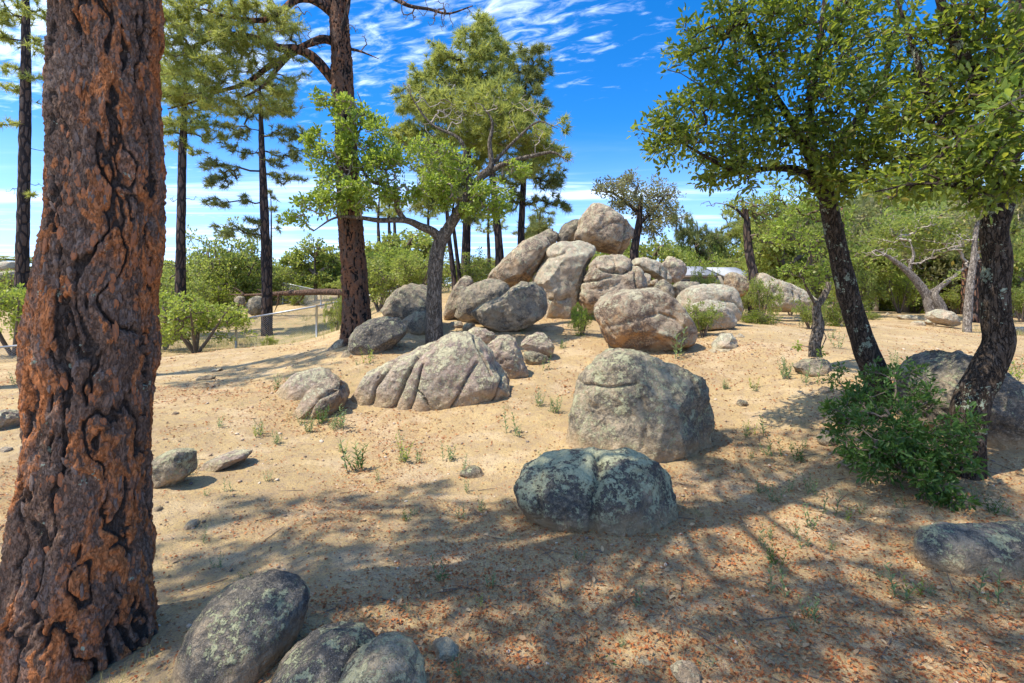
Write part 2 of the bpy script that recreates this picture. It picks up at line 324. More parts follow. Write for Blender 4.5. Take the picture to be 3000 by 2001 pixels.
def gz(x, y):
    x = np.atleast_1d(np.asarray(x, float)); y = np.atleast_1d(np.asarray(y, float)); out = np.empty(len(x))
    for s in range(0, len(x), 20000):
        q = wc(x[s:s+20000], y[s:s+20000]); r = np.linalg.norm(q[:, None]-_c[None], axis=-1)
        out[s:s+20000] = phi(r)@_w[:_n]+_w[_n]+q@_w[_n+1:]
    p = np.stack([x, y, np.zeros(len(x))], -1)
    near = np.exp(-(np.hypot(x, y)/60)**2)
    for mx, my, mr, mh in MOUNDS: out = out+mh*np.exp(-(((x-mx)**2+(y-my)**2)/(1.22*mr)**2)**1.4)
    return out+near*(.035*fbm(p*.9, 3, 4)+.013*fbm(p*5, 9, 4))
def g1(x, y): return float(gz([x], [y])[0])
N = 340
a = np.linspace(-4.9, 4.9, N); gx = 3.0*np.sinh(a)
b = np.linspace(-2.3, 5.3, N); gy = 4.2+2.6*np.sinh(b)
X, Y_ = np.meshgrid(gx, gy); X = X.ravel(); Y_ = Y_.ravel(); Z = gz(X, Y_)
ii = np.arange(N*N).reshape(N, N); q = np.stack([ii[:-1, :-1], ii[:-1, 1:], ii[1:, 1:], ii[1:, :-1]], -1).reshape(-1, 4)
pz = np.stack([X, Y_, X*0], -1)
def litter_density(x, y):
    p = np.stack([x, y, x*0], -1); nn = fbm(p*.8, 21, 4)
    d = .45+1.5*sstep(nn, .05, .6)+.5*sstep(-y, -5.5, -3)*sstep(nn, -.35, .1)
    d += 1.0*np.exp(-((x-.3)**2/.6+(y-2.5)**2/.3))+1.6*np.exp(-((x-2.3)**2/.6+(y-1.9)**2/.25))
    d += 3.0*np.exp(-((x-2.2)**2/.07+(y-5.4)**2/.35))+2.2*np.exp(-((x-1.35)**2/.05+(y-3.4)**2/.2))
    d += 1.2*np.exp(-((x-3.0)**2/1.2+(y-3.4)**2/.3))+.9*np.exp(-((x-2.6)**2/3+(y-8)**2/2))
    d *= 1-.65*np.exp(-((x-.1)**2/2.6+(y-6.4)**2/.35))
    for mx, my, mr, mh in MOUNDS: d = d+.8*np.exp(-((np.hypot(x-mx, y-my)-mr*1.05)/.13)**2)*(nn > -.25)
    return np.clip(d, .08, 3.5)
gr = np.exp(-((X+9.5)**2/16+(Y_-20)**2/14))+np.exp(-((X+3)**2/60+(Y_-28)**2/60))*.5+.8*sstep(Y_, 26, 40)
g = obj('ground', mesh('ground', np.stack([X, Y_, Z], -1), q, M['ground'], attr={'litter': np.clip(litter_density(X, Y_)/1.6, 0, 1), 'grass': np.clip(gr, 0, 1)}))
tag(g, 'sandy granite ground with gravel and leaf litter', kind='structure')

# ------------------------------------------------------------------ rocks
def onground(px, py):
    y = 1.5
    while y < 40:
        p = P(px, py, y)
        if p[2] <= g1(p[0], p[1]): return p
        y += .05 if y < 8 else .2
    return P(px, py, y)
_ico = {}
def ico(l):
    if l in _ico: return _ico[l]
    tt = (1+5**.5)/2
    V = [(-1, tt, 0), (1, tt, 0), (-1, -tt, 0), (1, -tt, 0), (0, -1, tt), (0, 1, tt), (0, -1, -tt), (0, 1, -tt), (tt, 0, -1), (tt, 0, 1), (-tt, 0, -1), (-tt, 0, 1)]
    Fc = np.array([(0, 11, 5), (0, 5, 1), (0, 1, 7), (0, 7, 10), (0, 10, 11), (1, 5, 9), (5, 11, 4), (11, 10, 2), (10, 7, 6), (7, 1, 8), (3, 9, 4), (3, 4, 2), (3, 2, 6), (3, 6, 8), (3, 8, 9), (4, 9, 5), (2, 4, 11), (6, 2, 10), (8, 6, 7), (9, 8, 1)])
    V = np.array(V, float); V /= np.linalg.norm(V, axis=1)[:, None]
    for _ in range(l):
        e = np.concatenate([Fc[:, [0, 1]], Fc[:, [1, 2]], Fc[:, [2, 0]]]); es = np.sort(e, 1)
        u, inv = np.unique(es, axis=0, return_inverse=True); inv = inv.ravel()
        mid = V[u[:, 0]]+V[u[:, 1]]; mid /= np.linalg.norm(mid, axis=1)[:, None]
        k = len(Fc); mi = inv+len(V); a_, b_, c_ = mi[:k], mi[k:2*k], mi[2*k:]
        V = np.concatenate([V, mid])
        Fc = np.concatenate([np.stack([Fc[:, 0], a_, c_], 1), np.stack([Fc[:, 1], b_, a_], 1), np.stack([Fc[:, 2], c_, b_], 1), np.stack([a_, b_, c_], 1)])
    _ico[l] = (V, Fc); return _ico[l]
def vnormals(V, Fc):
    n = np.cross(V[Fc[:, 1]]-V[Fc[:, 0]], V[Fc[:, 2]]-V[Fc[:, 0]]); o = np.zeros_like(V)
    for k in range(3): np.add.at(o, Fc[:, k], n)
    return o/np.maximum(np.linalg.norm(o, axis=1), 1e-12)[:, None]
ROCKS = []
def rock(name, label, cr, out, Y, mat, depth=.75, bury=0, box=.82, cracks=(), lvl=5, amp=.05, seed=None, cat='boulder', group=None, tilt=0, facet=.5, snap=False):
    """a boulder: silhouette r(theta) in the upright plane at distance Y, given a real depth; then weathered"""
    seed = seed if seed is not None else len(ROCKS)*13+5
    o = np.array(D(cr, out), float)
    if snap or (cat == 'stone' and snap is not None):
        p_ = onground((o[:, 0].min()+o[:, 0].max())/2, o[:, 1].max()-2); Y = p_[1]+.3*depth*(o[:, 0].max()-o[:, 0].min())/F*p_[1]; o[:, 1] += .07*(o[:, 1].max()-o[:, 1].min())
    pm = (o[:, 1].min()+o[:, 1].max())/2
    if bury: o[:, 1] = np.where(o[:, 1] > pm, o[:, 1]+bury*np.clip((o[:, 1]-pm)/(o[:, 1].max()-pm)*1.6, 0, 1), o[:, 1])
    w3 = np.array([P(x, y, Y) for x, y in o]); pl = w3[:, [0, 2]]
    # dense resample of the polygon
    nx = np.roll(pl, -1, 0); k = 24; ts = np.arange(k)/k
    dn = (pl[:, None]*(1-ts[None, :, None])+nx[:, None]*ts[None, :, None]).reshape(-1, 2)
    c = (pl.min(0)+pl.max(0))/2*.5+dn.mean(0)*.5
    d = dn-c; th = np.arctan2(d[:, 1], d[:, 0]); r = np.hypot(d[:, 0], d[:, 1])
    bins = np.linspace(-math.pi, math.pi, 181); tcn = (bins[1:]+bins[:-1])/2
    oo = np.argsort(th); rr = np.interp(tcn, th[oo], r[oo], period=2*math.pi)
    ker = np.exp(-(np.arange(-6, 7)/2.2)**2); ker /= ker.sum()
    rr = sum(np.roll(rr, s)*kk for s, kk in zip(range(-6, 7), ker))
    lvl = 6 if lvl == 7 else min(lvl, 6 if Y < 6 else 5 if Y < 16 else 4)
    if lvl == 5 and Y > 6 and (o[:, 0].max()-o[:, 0].min()) < 75: lvl = 4
    if cat in ('stone', 'rock') and Y > 3 and lvl == 5: lvl = 4
    V, Fc = ico(lvl); th = np.arctan2(V[:, 2], V[:, 0]); s = np.hypot(V[:, 0], V[:, 2])
    R = np.interp(th, tcn, rr, period=2*math.pi); size = math.sqrt(max(1e-6, (pl[:, 0].max()-pl[:, 0].min())*(pl[:, 1].max()-pl[:, 1].min())))
    dep = depth*size/2*1.05
    tx = abs(c[0])/Y; tz = abs(CAMZ-c[1])/Y; hw = (pl[:, 0].max()-pl[:, 0].min())/2; hh_ = (pl[:, 1].max()-pl[:, 1].min())/2
    fx = math.sqrt(max(.42, 1-(tx*dep/hw)**2)); fz = math.sqrt(max(.5, 1-(tz*dep/hh_)**2))
    sa = np.sin(np.arcsin(np.clip(s, 0, 1)))**box
    Q = np.stack([c[0]+fx*R*sa*np.cos(th), Y+dep*np.sign(V[:, 1])*np.abs(V[:, 1])**box, c[1]+fz*R*sa*np.sin(th)], -1)
    if tilt: Q[:, 1] += (Q[:, 2]-c[1])*tilt
    if facet:
        rp = np.random.default_rng(seed+100); cc0 = np.array([c[0], Y, c[1]])
        for _k in range(11):
            pn = rp.normal(size=3); pn[1] -= .5; pn[2] += .1; pn /= np.linalg.norm(pn); dt = (Q-cc0)@pn
            off = dt.max()*(.80+.14*rp.random()); Q = Q-pn*(np.maximum(0, dt-off)*.86)[:, None]
    nv = vnormals(Q, Fc); fr = 1/size
    base = Q*fr; Q0 = Q
    dsp = amp*size*(.62*fbm(base*1.7+seed, seed, 3, .5))
    f1, f2, _ = worley(base*2.1+seed*1.7+.18*fbm(base*4, seed+9, 3)[:, None], seed)
    dsp += facet*amp*size*.9*(sstep(f2-f1, 0, .35)-1)*sstep(vnoise(base*1.3+5, seed+3), -.3, .5)
    dsp += amp*size*.30*fbm(base*7, seed+4, 5, .6)+.010*fbm(Q*9+seed, seed+6, 4, .6)+.012*(np.abs(fbm(Q*3.2+seed, seed+8, 4))-.4)
    Q = Q+nv*dsp[:, None]
    for (cc, wd, dp) in cracks:
        pts = PP(cr, cc, Y)[:, [0, 2]]; dm = np.full(len(Q), 9.)
        q2 = Q[:, [0, 2]]+np.stack([vnoise(Q*7, 5), vnoise(Q*7, 6)], -1)*.012
        for i in range(len(pts)-1):
            a_, b_ = pts[i], pts[i+1]; ab = b_-a_; tpar = np.clip(((q2-a_)@ab)/(ab@ab), 0, 1)
            dm = np.minimum(dm, np.linalg.norm(q2-(a_+tpar[:, None]*ab), axis=1))
        frn = sstep(-(Q[:, 1]-Y)/dep, -.25, .1)
        dd = -dp*(1.1*np.exp(-(dm/(wd*.62))**2)+.22*np.exp(-(dm/(wd*2.8))**2))*frn
        Q = Q+nv*dd[:, None]
    base0 = np.array([c[0], Y, Q[:, 2].min()]); hg = Q[:, 2]-gz(Q[:, 0], Q[:, 1]); du = 1-sstep(hg+.05*fbm(Q*6+seed, 31, 3), .0, .10+.09*size*min(1, bury/25))
    ob = obj(name, mesh(name, Q-base0, Fc, M[mat], attr={'dust': du*(.9 if bury >= 14 else .55)})); ob.location = base0
    tag(ob, label, cat, group); ROCKS.append((c[0], Y, size)); return ob

B = 'boulder'
rock(B, 'squarish tan boulder balanced at the very top of the rock pile', 'C8', [(1130,230),(1150,185),(1200,150),(1280,138),(1340,150),(1400,185),(1480,240),(1530,300),(1562,360),(1560,440),(1545,580),(1480,575),(1400,550),(1280,520),(1220,480),(1080,460),(1075,420),(1100,370),(1125,310)], 14, 'tan', .95, 0, .7, [([(1475,250),(1490,330),(1470,430),(1465,570)], .03, .10), ([(1250,390),(1340,330),(1450,330)], .03, .05), ([(1230,260),(1300,230)], .02, .03)], 6, .055)
rock(B, 'dark grey rock tucked behind the left of the topmost boulder', 'C8', [(960,370),(1000,300),(1060,270),(1125,265),(1160,330),(1120,400),(1060,480),(960,490),(930,430)], 14.9, 'grey')
rock(B, 'dark rounded rock behind the upper end of the long leaning slab', 'C8', [(780,385),(830,350),(900,345),(950,365),(960,400),(930,470),(880,520),(800,450)], 14.7, 'grey')
rock(B, 'long pale slab leaning up left to right on the left of the pile', 'C8', [(350,770),(400,680),(480,600),(560,510),(650,450),(780,395),(850,390),(890,410),(905,460),(880,540),(840,600),(780,670),(720,740),(640,800),(540,830),(430,810)], 13.4, 'tan', .8, 10, .78, [([(640,780),(760,640),(870,500)], .05, .07)], 6, .04)
rock(B, 'tall pale central slab of the pile with a small overhanging lip', 'C8', [(720,780),(800,690),(850,610),(850,550),(900,490),(1000,460),(1120,462),(1220,475),(1275,510),(1270,560),(1215,600),(1190,660),(1160,760),(1130,860),(1110,1000),(1040,1100),(920,1130),(830,1120),(850,1000),(830,900),(780,820)], 12.9, 'pale', .75, 8, .78, [([(850,592),(900,590),(950,575),(990,560)], .025, .07), ([(1200,600),(1130,760),(1080,900),(1060,1050)], .06, .08), ([(860,940),(960,950),(1040,920)], .04, .06)], 6, .045)
rock(B, 'knobbly tan boulder with deep wavy cracks right of the central slab', 'C8', [(1130,800),(1190,640),(1250,575),(1340,530),(1430,545),(1530,585),(1600,635),(1655,690),(1675,840),(1620,900),(1450,960),(1300,1000),(1230,1060),(1150,1060),(1100,1000),(1100,900)], 12.5, 'tan', .8, 6, .78, [([(1240,670),(1290,705),(1380,718),(1470,722),(1540,680),(1560,640)], .035, .10), ([(1385,715),(1405,650),(1395,610)], .02, .06), ([(1140,790),(1240,785),(1370,750)], .035, .08), ([(1560,640),(1550,760),(1570,860)], .03, .07), ([(1180,850),(1300,860),(1420,800)], .03, .05)], 6, .055)
rock(B, 'flat topped slab resting to the right behind the cracked boulder', 'C8', [(1540,595),(1680,588),(1780,615),(1860,675),(1895,720),(1905,800),(1860,820),(1780,760),(1700,710),(1640,700),(1560,640)], 13.2, 'pale', .9, 0, .7, [([(1775,680),(1770,760)], .02, .08), ([(1835,700),(1830,770)], .02, .08)])
rock(B, 'pale angular block wedged under the flat topped slab', 'C8', [(1650,700),(1730,720),(1720,790),(1750,830),(1745,880),(1670,890),(1640,770)], 12.9, 'pale')
rock('stone', 'small stone wedged between blocks beneath the flat slab', 'C8', [(1722,780),(1780,765),(1795,790),(1765,830),(1720,810)], 12.5, 'tan', lvl=4, cat='stone', snap=None)
rock(B, 'small pointed grey block just right above the round orange boulder', 'C8', [(1780,790),(1820,755),(1870,780),(1900,830),(1950,940),(1920,1000),(1850,980),(1770,900),(1755,830)], 12.2, 'grey')
rock(B, 'rough rounded boulder at the far right end of the pile top', 'C8', [(1795,610),(1870,570),(1950,595),(2030,640),(2045,690),(2005,740),(1950,790),(1880,790),(1830,720),(1795,650)], 14.6, 'mauve', amp=.08)
rock(B, 'dark jumbled rock in the gap between pile and wide pale boulder', 'C8', [(1880,800),(1960,780),(2070,790),(2150,810),(2100,880),(2000,900),(1930,960),(1890,900)], 13.4, 'grey', amp=.09)
rock(B, 'big round orange brown boulder resting in front of the pile', 'C8', [(1230,960),(1250,910),(1310,860),(1400,828),(1500,825),(1680,840),(1800,870),(1900,930),(1980,1010),(2060,1110),(2095,1220),(2090,1290),(2010,1340),(1900,1370),(1720,1388),(1560,1378),(1430,1335),(1350,1260),(1270,1170),(1230,1060)], 9.3, 'round', .85, 2, .8, [([(1730,1040),(1850,1080),(1950,1170),(1955,1260),(1940,1350)], .022, .05), ([(1270,900),(1260,1000),(1300,1120),(1380,1230)], .02, .03), ([(1310,1150),(1500,1100),(1700,1050)], .04, .03)], 6, .045)
rock(B, 'smooth grey leaning slab behind the pear shaped boulder', 'C8', [(95,930),(150,850),(280,795),(380,768),(470,762),(540,795),(560,850),(520,960),(350,1060),(250,1140),(160,1120),(95,1060)], 12, 'grey', .7, 6, lvl=5)
rock(B, 'grey pear shaped boulder with tapering left end at pile foot', 'C8', [(200,1080),(230,1030),(330,980),(440,930),(520,880),(600,810),(680,765),(740,765),(800,810),(850,880),(868,970),(850,1060),(820,1120),(750,1160),(600,1195),(460,1195),(330,1165),(250,1125)], 11, 'grey', .8, 3, .8, [([(500,1000),(495,1080)], .02, .04)], 6, .045)
rock(B, 'narrow pointed slab leaning at the left end of the pile', 'C8', [(0,1020),(40,930),(90,830),(150,740),(200,708),(245,735),(250,800),(200,900),(150,1020),(130,1100),(50,1140),(0,1100)], 12.3, 'tan', .8, 4)
for q_, lb in (([(20,1160),(60,1110),(140,1110),(170,1150),(120,1190),(40,1190)], 'left one of two pale stones under the pear shaped boulder'), ([(150,1170),(180,1120),(260,1130),(280,1180),(200,1200)], 'right one of two pale stones under the pear shaped boulder')):
    rock('stone', lb, 'C8', q_, 10.6, 'tan', bury=3, lvl=4, cat='stone')
rock(B, 'low lichen rock just behind the crest of the grooved outcrop', 'C8', [(170,1210),(250,1162),(330,1175),(430,1220),(440,1270),(300,1290),(180,1270)], 9.2, 'mauve', bury=5)
rock(B, 'rough shoulder rock at the right of the grooved outcrop', 'C8', [(320,1270),(420,1235),(560,1225),(600,1260),(640,1360),(690,1480),(700,1540),(620,1565),(500,1565),(400,1500),(320,1380)], 7.9, 'mauve', bury=14, amp=.07, lvl=5)
rock(B, 'small lichen boulder on open sand right of the grooved outcrop', 'C8', [(635,1310),(680,1250),(780,1205),(840,1210),(900,1270),(930,1330),(915,1390),(860,1410),(760,1385),(680,1360)], 8.9, 'mauve', .8, amp=.05)
rock(B, 'low broken rock below the small lichen boulder', 'C8', [(650,1370),(760,1370),(850,1400),(890,1430),(800,1475),(700,1470),(640,1420)], 8.6, 'green', bury=4, amp=.07)
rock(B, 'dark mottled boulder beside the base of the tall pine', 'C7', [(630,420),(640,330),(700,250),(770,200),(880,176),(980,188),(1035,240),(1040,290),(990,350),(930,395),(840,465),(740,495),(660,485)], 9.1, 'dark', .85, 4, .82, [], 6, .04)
rock(B, 'pale buried rock under the dark boulder by the pine', 'C7', [(540,540),(600,430),(640,400),(720,450),(740,520),(640,560)], 8.9, 'grey', bury=6)
rock(B, 'broad grey boulder behind the trunk of the small central oak', 'D', [(873,712),(885,690),(905,665),(935,652),(985,648),(1012,680),(1005,750),(940,768),(900,740),(878,725)], 11.2, 'grey', .8, 3, lvl=6)
rock(B, 'grey boulder touching the left side of the central oak trunk', 'C7', [(1000,210),(1090,150),(1190,140),(1230,220),(1200,290),(1130,320),(1060,320),(1020,270)], 10.6, 'grey', bury=4)
rock(B, 'low tan rock at the left foot of the tall pine', 'C7', [(430,465),(500,410),(560,340),(620,330),(640,400),(590,470),(510,505),(450,495)], 9.7, 'tan', bury=4)
rock(B, 'grey green domed rock farthest left beside the grooved outcrop', 'C7', [(20,880),(110,770),(180,660),(270,570),(390,520),(510,525),(610,580),(680,660),(660,780),(450,880),(250,910),(90,920)], 7.3, 'mauve', .7, 26, .85, [], 6, .035)
rock(B, 'sunlit domed rock with a dark undercut right side', 'C7', [(190,940),(285,800),(365,690),(470,610),(590,590),(655,630),(665,710),(600,800),(520,880),(400,945),(280,975)], 6.55, 'tan', .7, 14, .8, [([(620,640),(480,720),(420,830),(370,930)], .04, .05)], 6, .045)
rock(B, 'large grooved outcrop with long curving furrows, half buried in sand', 'C7', [(640,950),(590,860),(645,760),(665,680),(735,600),(800,510),(880,445),(980,385),(1100,345),(1230,305),(1350,288),(1440,282),(1520,305),(1570,360),(1630,450),(1710,520),(1830,600),(1760,700),(1650,780),(1570,860),(1450,910),(1300,950),(1100,970),(900,960),(780,955)], 7.0, 'mauve', .5, 60, .86,
     [([(1100,360),(980,450),(920,560),(860,650),(850,720),(810,820)], .030, .095), ([(1250,330),(1130,450),(1090,560),(1040,660),(1000,760),(930,860),(830,930)], .030, .095), ([(1190,480),(1160,600),(1145,670),(1110,760),(1080,840)], .018, .07), ([(1155,645),(1205,680),(1225,740),(1260,800),(1330,850)], .016, .06), ([(1540,480),(1460,600),(1400,720),(1340,820)], .02, .06), ([(1640,470),(1700,580),(1660,700),(1600,790)], .02, .06), ([(900,520),(880,580)], .015, .04), ([(700,760),(760,830),(800,860)], .02, .05), ([(930,800),(1010,740)], .015, .035), ([(1500,300),(1560,420),(1640,560)], .02, .05)], 7, .03, facet=.35)
rock(B, 'large flat topped greenish boulder in the middle of the photo', 'D', [(1288,1010),(1300,940),(1318,890),(1333,850),(1358,820),(1400,802),(1450,799),(1510,812),(1560,832),(1612,858),(1620,900),(1632,960),(1625,1010),(1590,1050),(1540,1075),(1450,1070),(1350,1045)], 5.35, 'green', .85, 30, .72, [([(1330,872),(1380,872),(1430,862)], .02, .03), ([(1440,990),(1450,930),(1440,880)], .03, .025), ([(1560,850),(1580,930),(1575,1040)], .03, .03)], 6, .045)
rock(B, 'twin lobed dark boulder spotted with pale green lichen', 'D', [(1172,1115),(1198,1070),(1245,1040),(1290,1028),(1350,1030),(1400,1036),(1460,1031),(1512,1052),(1552,1108),(1562,1170),(1545,1220),(1490,1250),(1410,1245),(1340,1205),(1280,1190),(1220,1172),(1182,1148)], 3.65, 'lichen', .62, 50, .86, [([(1385,985),(1366,1060),(1352,1110),(1344,1160),(1340,1210)], .055, .055), ([(1240,1050),(1232,1100),(1236,1160)], .03, .02)], 6, .035)
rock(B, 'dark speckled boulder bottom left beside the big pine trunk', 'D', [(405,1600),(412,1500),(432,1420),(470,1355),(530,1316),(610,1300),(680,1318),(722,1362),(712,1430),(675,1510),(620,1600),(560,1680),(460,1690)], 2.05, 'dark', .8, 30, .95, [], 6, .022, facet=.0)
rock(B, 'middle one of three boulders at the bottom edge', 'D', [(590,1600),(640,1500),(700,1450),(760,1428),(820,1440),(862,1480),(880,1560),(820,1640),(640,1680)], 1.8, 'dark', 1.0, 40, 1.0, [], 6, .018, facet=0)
rock(B, 'rounded boulder with a pale green lichen patch at bottom edge', 'D', [(740,1590),(790,1510),(850,1470),(900,1460),(950,1488),(977,1540),(990,1600),(900,1690),(780,1690)], 1.68, 'green', 1.0, 40, 1.0, [], 6, .018, facet=0)
rock(B, 'flat grey boulder at the lower right edge of the photo', 'D', [(2085,1255),(2110,1222),(2170,1203),(2270,1196),(2360,1200),(2440,1222),(2480,1290),(2460,1360),(2360,1380),(2220,1370),(2120,1320)], 2.9, 'dark', .5, 30, .95, [], 6, .025, facet=.0)
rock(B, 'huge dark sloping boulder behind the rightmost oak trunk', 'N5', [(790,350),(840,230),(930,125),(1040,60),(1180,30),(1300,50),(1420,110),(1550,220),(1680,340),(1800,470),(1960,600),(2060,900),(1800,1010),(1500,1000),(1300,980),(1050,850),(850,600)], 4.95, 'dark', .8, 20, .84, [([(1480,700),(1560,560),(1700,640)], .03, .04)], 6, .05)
rock(B, 'square topped block against the right side of big pine trunk', 'C4', [(600,580),(700,530),(800,497),(880,475),(895,515),(893,600),(800,655),(690,690),(600,680)], 4.15, 'green', .6, 6, .68)
rock('flat_rock', 'thin pale slab lying on sand near the square topped block', 'C4', [(905,580),(960,520),(1060,488),(1150,492),(1160,512),(1060,560),(980,600),(910,610)], 5.1, 'mauve', 1.3, 8, .85, cat='rock', snap=True)
rock('flat_rock', 'low pale rock on the sunlit path right of round boulder', 'N2', [(550,1160),(580,1100),(640,1040),(700,1000),(760,1005),(790,1040),(840,1130),(830,1180),(700,1190)], 8.6, 'pale', 1.0, 4, cat='rock', snap=True)
rock('flat_rock', 'cracked flat pale rock nearest the camera on the path', 'N2', [(430,1215),(520,1190),(610,1150),(700,1145),(800,1170),(830,1225),(700,1255),(500,1250)], 8.15, 'pale', 1.0, 3, .85, [([(610,1150),(605,1240)], .02, .04)], cat='rock', snap=True)
rock('stone', 'small white stone right of the low pale path rock', 'N2', [(780,1050),(840,1012),(885,1050),(840,1085)], 8.9, 'pale', bury=2, lvl=4, cat='stone')
rock(B, 'wide pale domed boulder right of the round orange one', 'N2', [(245,750),(260,680),(330,610),(440,575),(560,575),(700,588),(790,618),(830,680),(850,780),(845,860),(790,910),(600,900),(400,900),(270,840)], 11.7, 'pale', .8, 6, .8, [([(600,720),(720,740),(800,830)], .03, .05)], 6, .03)
rock(B, 'pale domed rock in front of the wide pale boulder', 'N2', [(330,790),(430,720),(560,705),(680,740),(760,800),(812,900),(790,960),(680,985),(500,985),(350,920)], 10.9, 'pale', .75, 4, .85, [], 5, .03)
rock(B, 'tan rock with reddish end in front of the grey roof', 'N2', [(695,560),(712,480),(760,453),(850,470),(910,510),(935,570),(910,680),(800,720),(720,640)], 15.2, 'tan')
rock(B, 'long sloping pale outcrop behind the small leafy bush', 'N2', [(1130,520),(1250,560),(1400,620),(1550,700),(1580,760),(1450,800),(1350,810),(1200,800),(1000,780),(930,640),(940,480),(960,448),(1040,488)], 14.6, 'pale', .7, 6, .8, [([(1235,640),(1240,720)], .03, .07), ([(1300,680),(1300,770)], .03, .07), ([(1120,560),(1080,660)], .03, .05)], 6, .045)
for lb, q_ in (('pale stone below the long sloping outcrop', [(1095,790),(1130,735),(1200,722),(1260,740),(1285,815),(1200,835),(1100,825)]), ('small upright stone left of the pale stone below outcrop', [(1000,800),(1030,755),(1070,755),(1100,800),(1060,825)]), ('flattish stone left of the upright stone', [(845,815),(880,770),(940,780),(955,820)])):
    rock('stone', lb, 'N2', q_, 13.4, 'pale', bury=3, lvl=4, cat='stone')
rock(B, 'pale boulder among low rocks beneath the grey forked oak', 'N3', [(870,1070),(900,1035),(1000,1018),(1080,1033),(1150,1080),(1180,1140),(1100,1150),(1030,1130),(950,1110)], 14, 'pale', bury=3)
for lb, q_ in (('long low pale rock left of the boulder by forked oak', [(635,1068),(740,1058),(860,1083),(865,1115),(700,1100)]), ('low pale stone nearest camera before the forked oak', [(750,1135),(790,1110),(870,1112),(895,1155),(800,1165)]), ('stone between low rocks and boulder by forked oak', [(865,1115),(920,1085),(995,1122),(940,1155)]), ('low pale rock at right edge behind right oak trunk', [(1570,1185),(1620,1155),(1720,1160),(1770,1205),(1650,1220)]), ('tiny pale stone left end of the far rock row', [(535,1065),(570,1040),(605,1070)])):
    rock('stone', lb, 'N3', q_, 13.6, 'pale', bury=2, lvl=4, cat='stone')
rock('stump_rock', 'craggy grey rock ring at the foot of the small oak', 'C6', [(495,120),(540,85),(600,75),(650,68),(685,90),(690,130),(640,160),(590,170),(540,148)], 7.3, 'grey', 1.0, 4, amp=.16, cat='rock', snap=True)
for lb, cr, q_, yy, mt in (
 ('small grey stone in shade right of the flat topped boulder', 'C6', [(243,282),(265,263),(298,275),(292,302),(255,308)], 5.4, 'grey'),
 ('dark craggy stone at the left edge of the green shrub', 'C6', [(715,555),(760,533),(805,560),(800,605),(740,605)], 4.1, 'grey'),
 ('knobbly brown stone left of the green shrub', 'C6', [(615,450),(650,402),(695,405),(705,465),(640,485)], 4.6, 'grey'),
 ('pinkish stone behind the upper left of the shrub', 'C6', [(620,225),(650,205),(700,212),(690,240),(640,245)], 6.0, 'tan'),
 ('small dark stone left of the twin lobed boulder', 'C5', [(700,600),(720,575),(765,568),(825,612),(780,635),(720,630)], 4.3, 'dark'),
 ('little tan stone on sand below the grooved outcrop', 'C5', [(495,465),(525,450),(560,463),(520,478)], 5.2, 'tan'),
 ('whitish stone right of the lichen patched bottom boulder', 'C5', [(575,1370),(610,1350),(660,1370),(695,1440),(650,1490),(585,1460)], 2.2, 'pale'),
 ('brown squarish stone at the bottom edge right of centre', 'C5', [(1490,1450),(1540,1435),(1610,1440),(1625,1500),(1540,1530),(1490,1510)], 2.06, 'tan'),
 ('tan squarish stone beside the brown one at bottom edge', 'C6', [(-60,1490),(0,1470),(70,1480),(100,1530),(60,1590),(-50,1590)], 1.98, 'tan'),
 ('yellowish stone in shade right of the big pine trunk', 'C4', [(830,850),(860,820),(900,810),(920,830),(880,870),(840,880)], 3.5, 'pale'),
 ('brown stone touching right side of the big pine trunk', 'C4', [(700,760),(720,750),(745,760),(735,785),(705,790)], 3.75, 'grey'),
 ('pale rock left of the big pine trunk at photo edge', 'C4', [(-60,320),(0,305),(70,300),(110,340),(70,390),(0,415),(-50,400)], 7.0, 'mauve'),
 ('white stone at the left edge below the pale rock', 'C4', [(-20,500),(10,485),(50,492),(50,512),(0,520)], 5.0, 'pale'),
 ('small sunlit tan stone on the slope left of the domed rocks', 'C4', [(785,332),(800,318),(820,325),(818,342),(795,343)], 6.6, 'tan'),
 ('dark flat stone in the pine shadow on the left slope', 'N1', [(555,1390),(600,1345),(700,1330),(770,1345),(740,1380),(620,1410)], 8.9, 'grey'),
 ('flat white slab on the left slope near the pine shadow', 'N1', [(690,1320),(760,1275),(840,1262),(850,1275),(780,1315),(710,1335)], 9.2, 'pale')):
    rock('stone', lb, cr, q_, yy, mt, depth=1.0, bury=3, lvl=4, cat='stone', amp=.07)
rock('flat_rock', 'sand covered flat rock barely rising from the ground at lower left centre', 'C5', [(225,1165),(330,1130),(450,1130),(555,1160),(545,1200),(450,1225),(330,1235),(270,1210)], 2.85, 'pale', 1.7, 8, 1.0, cat='rock', amp=.012, facet=0)
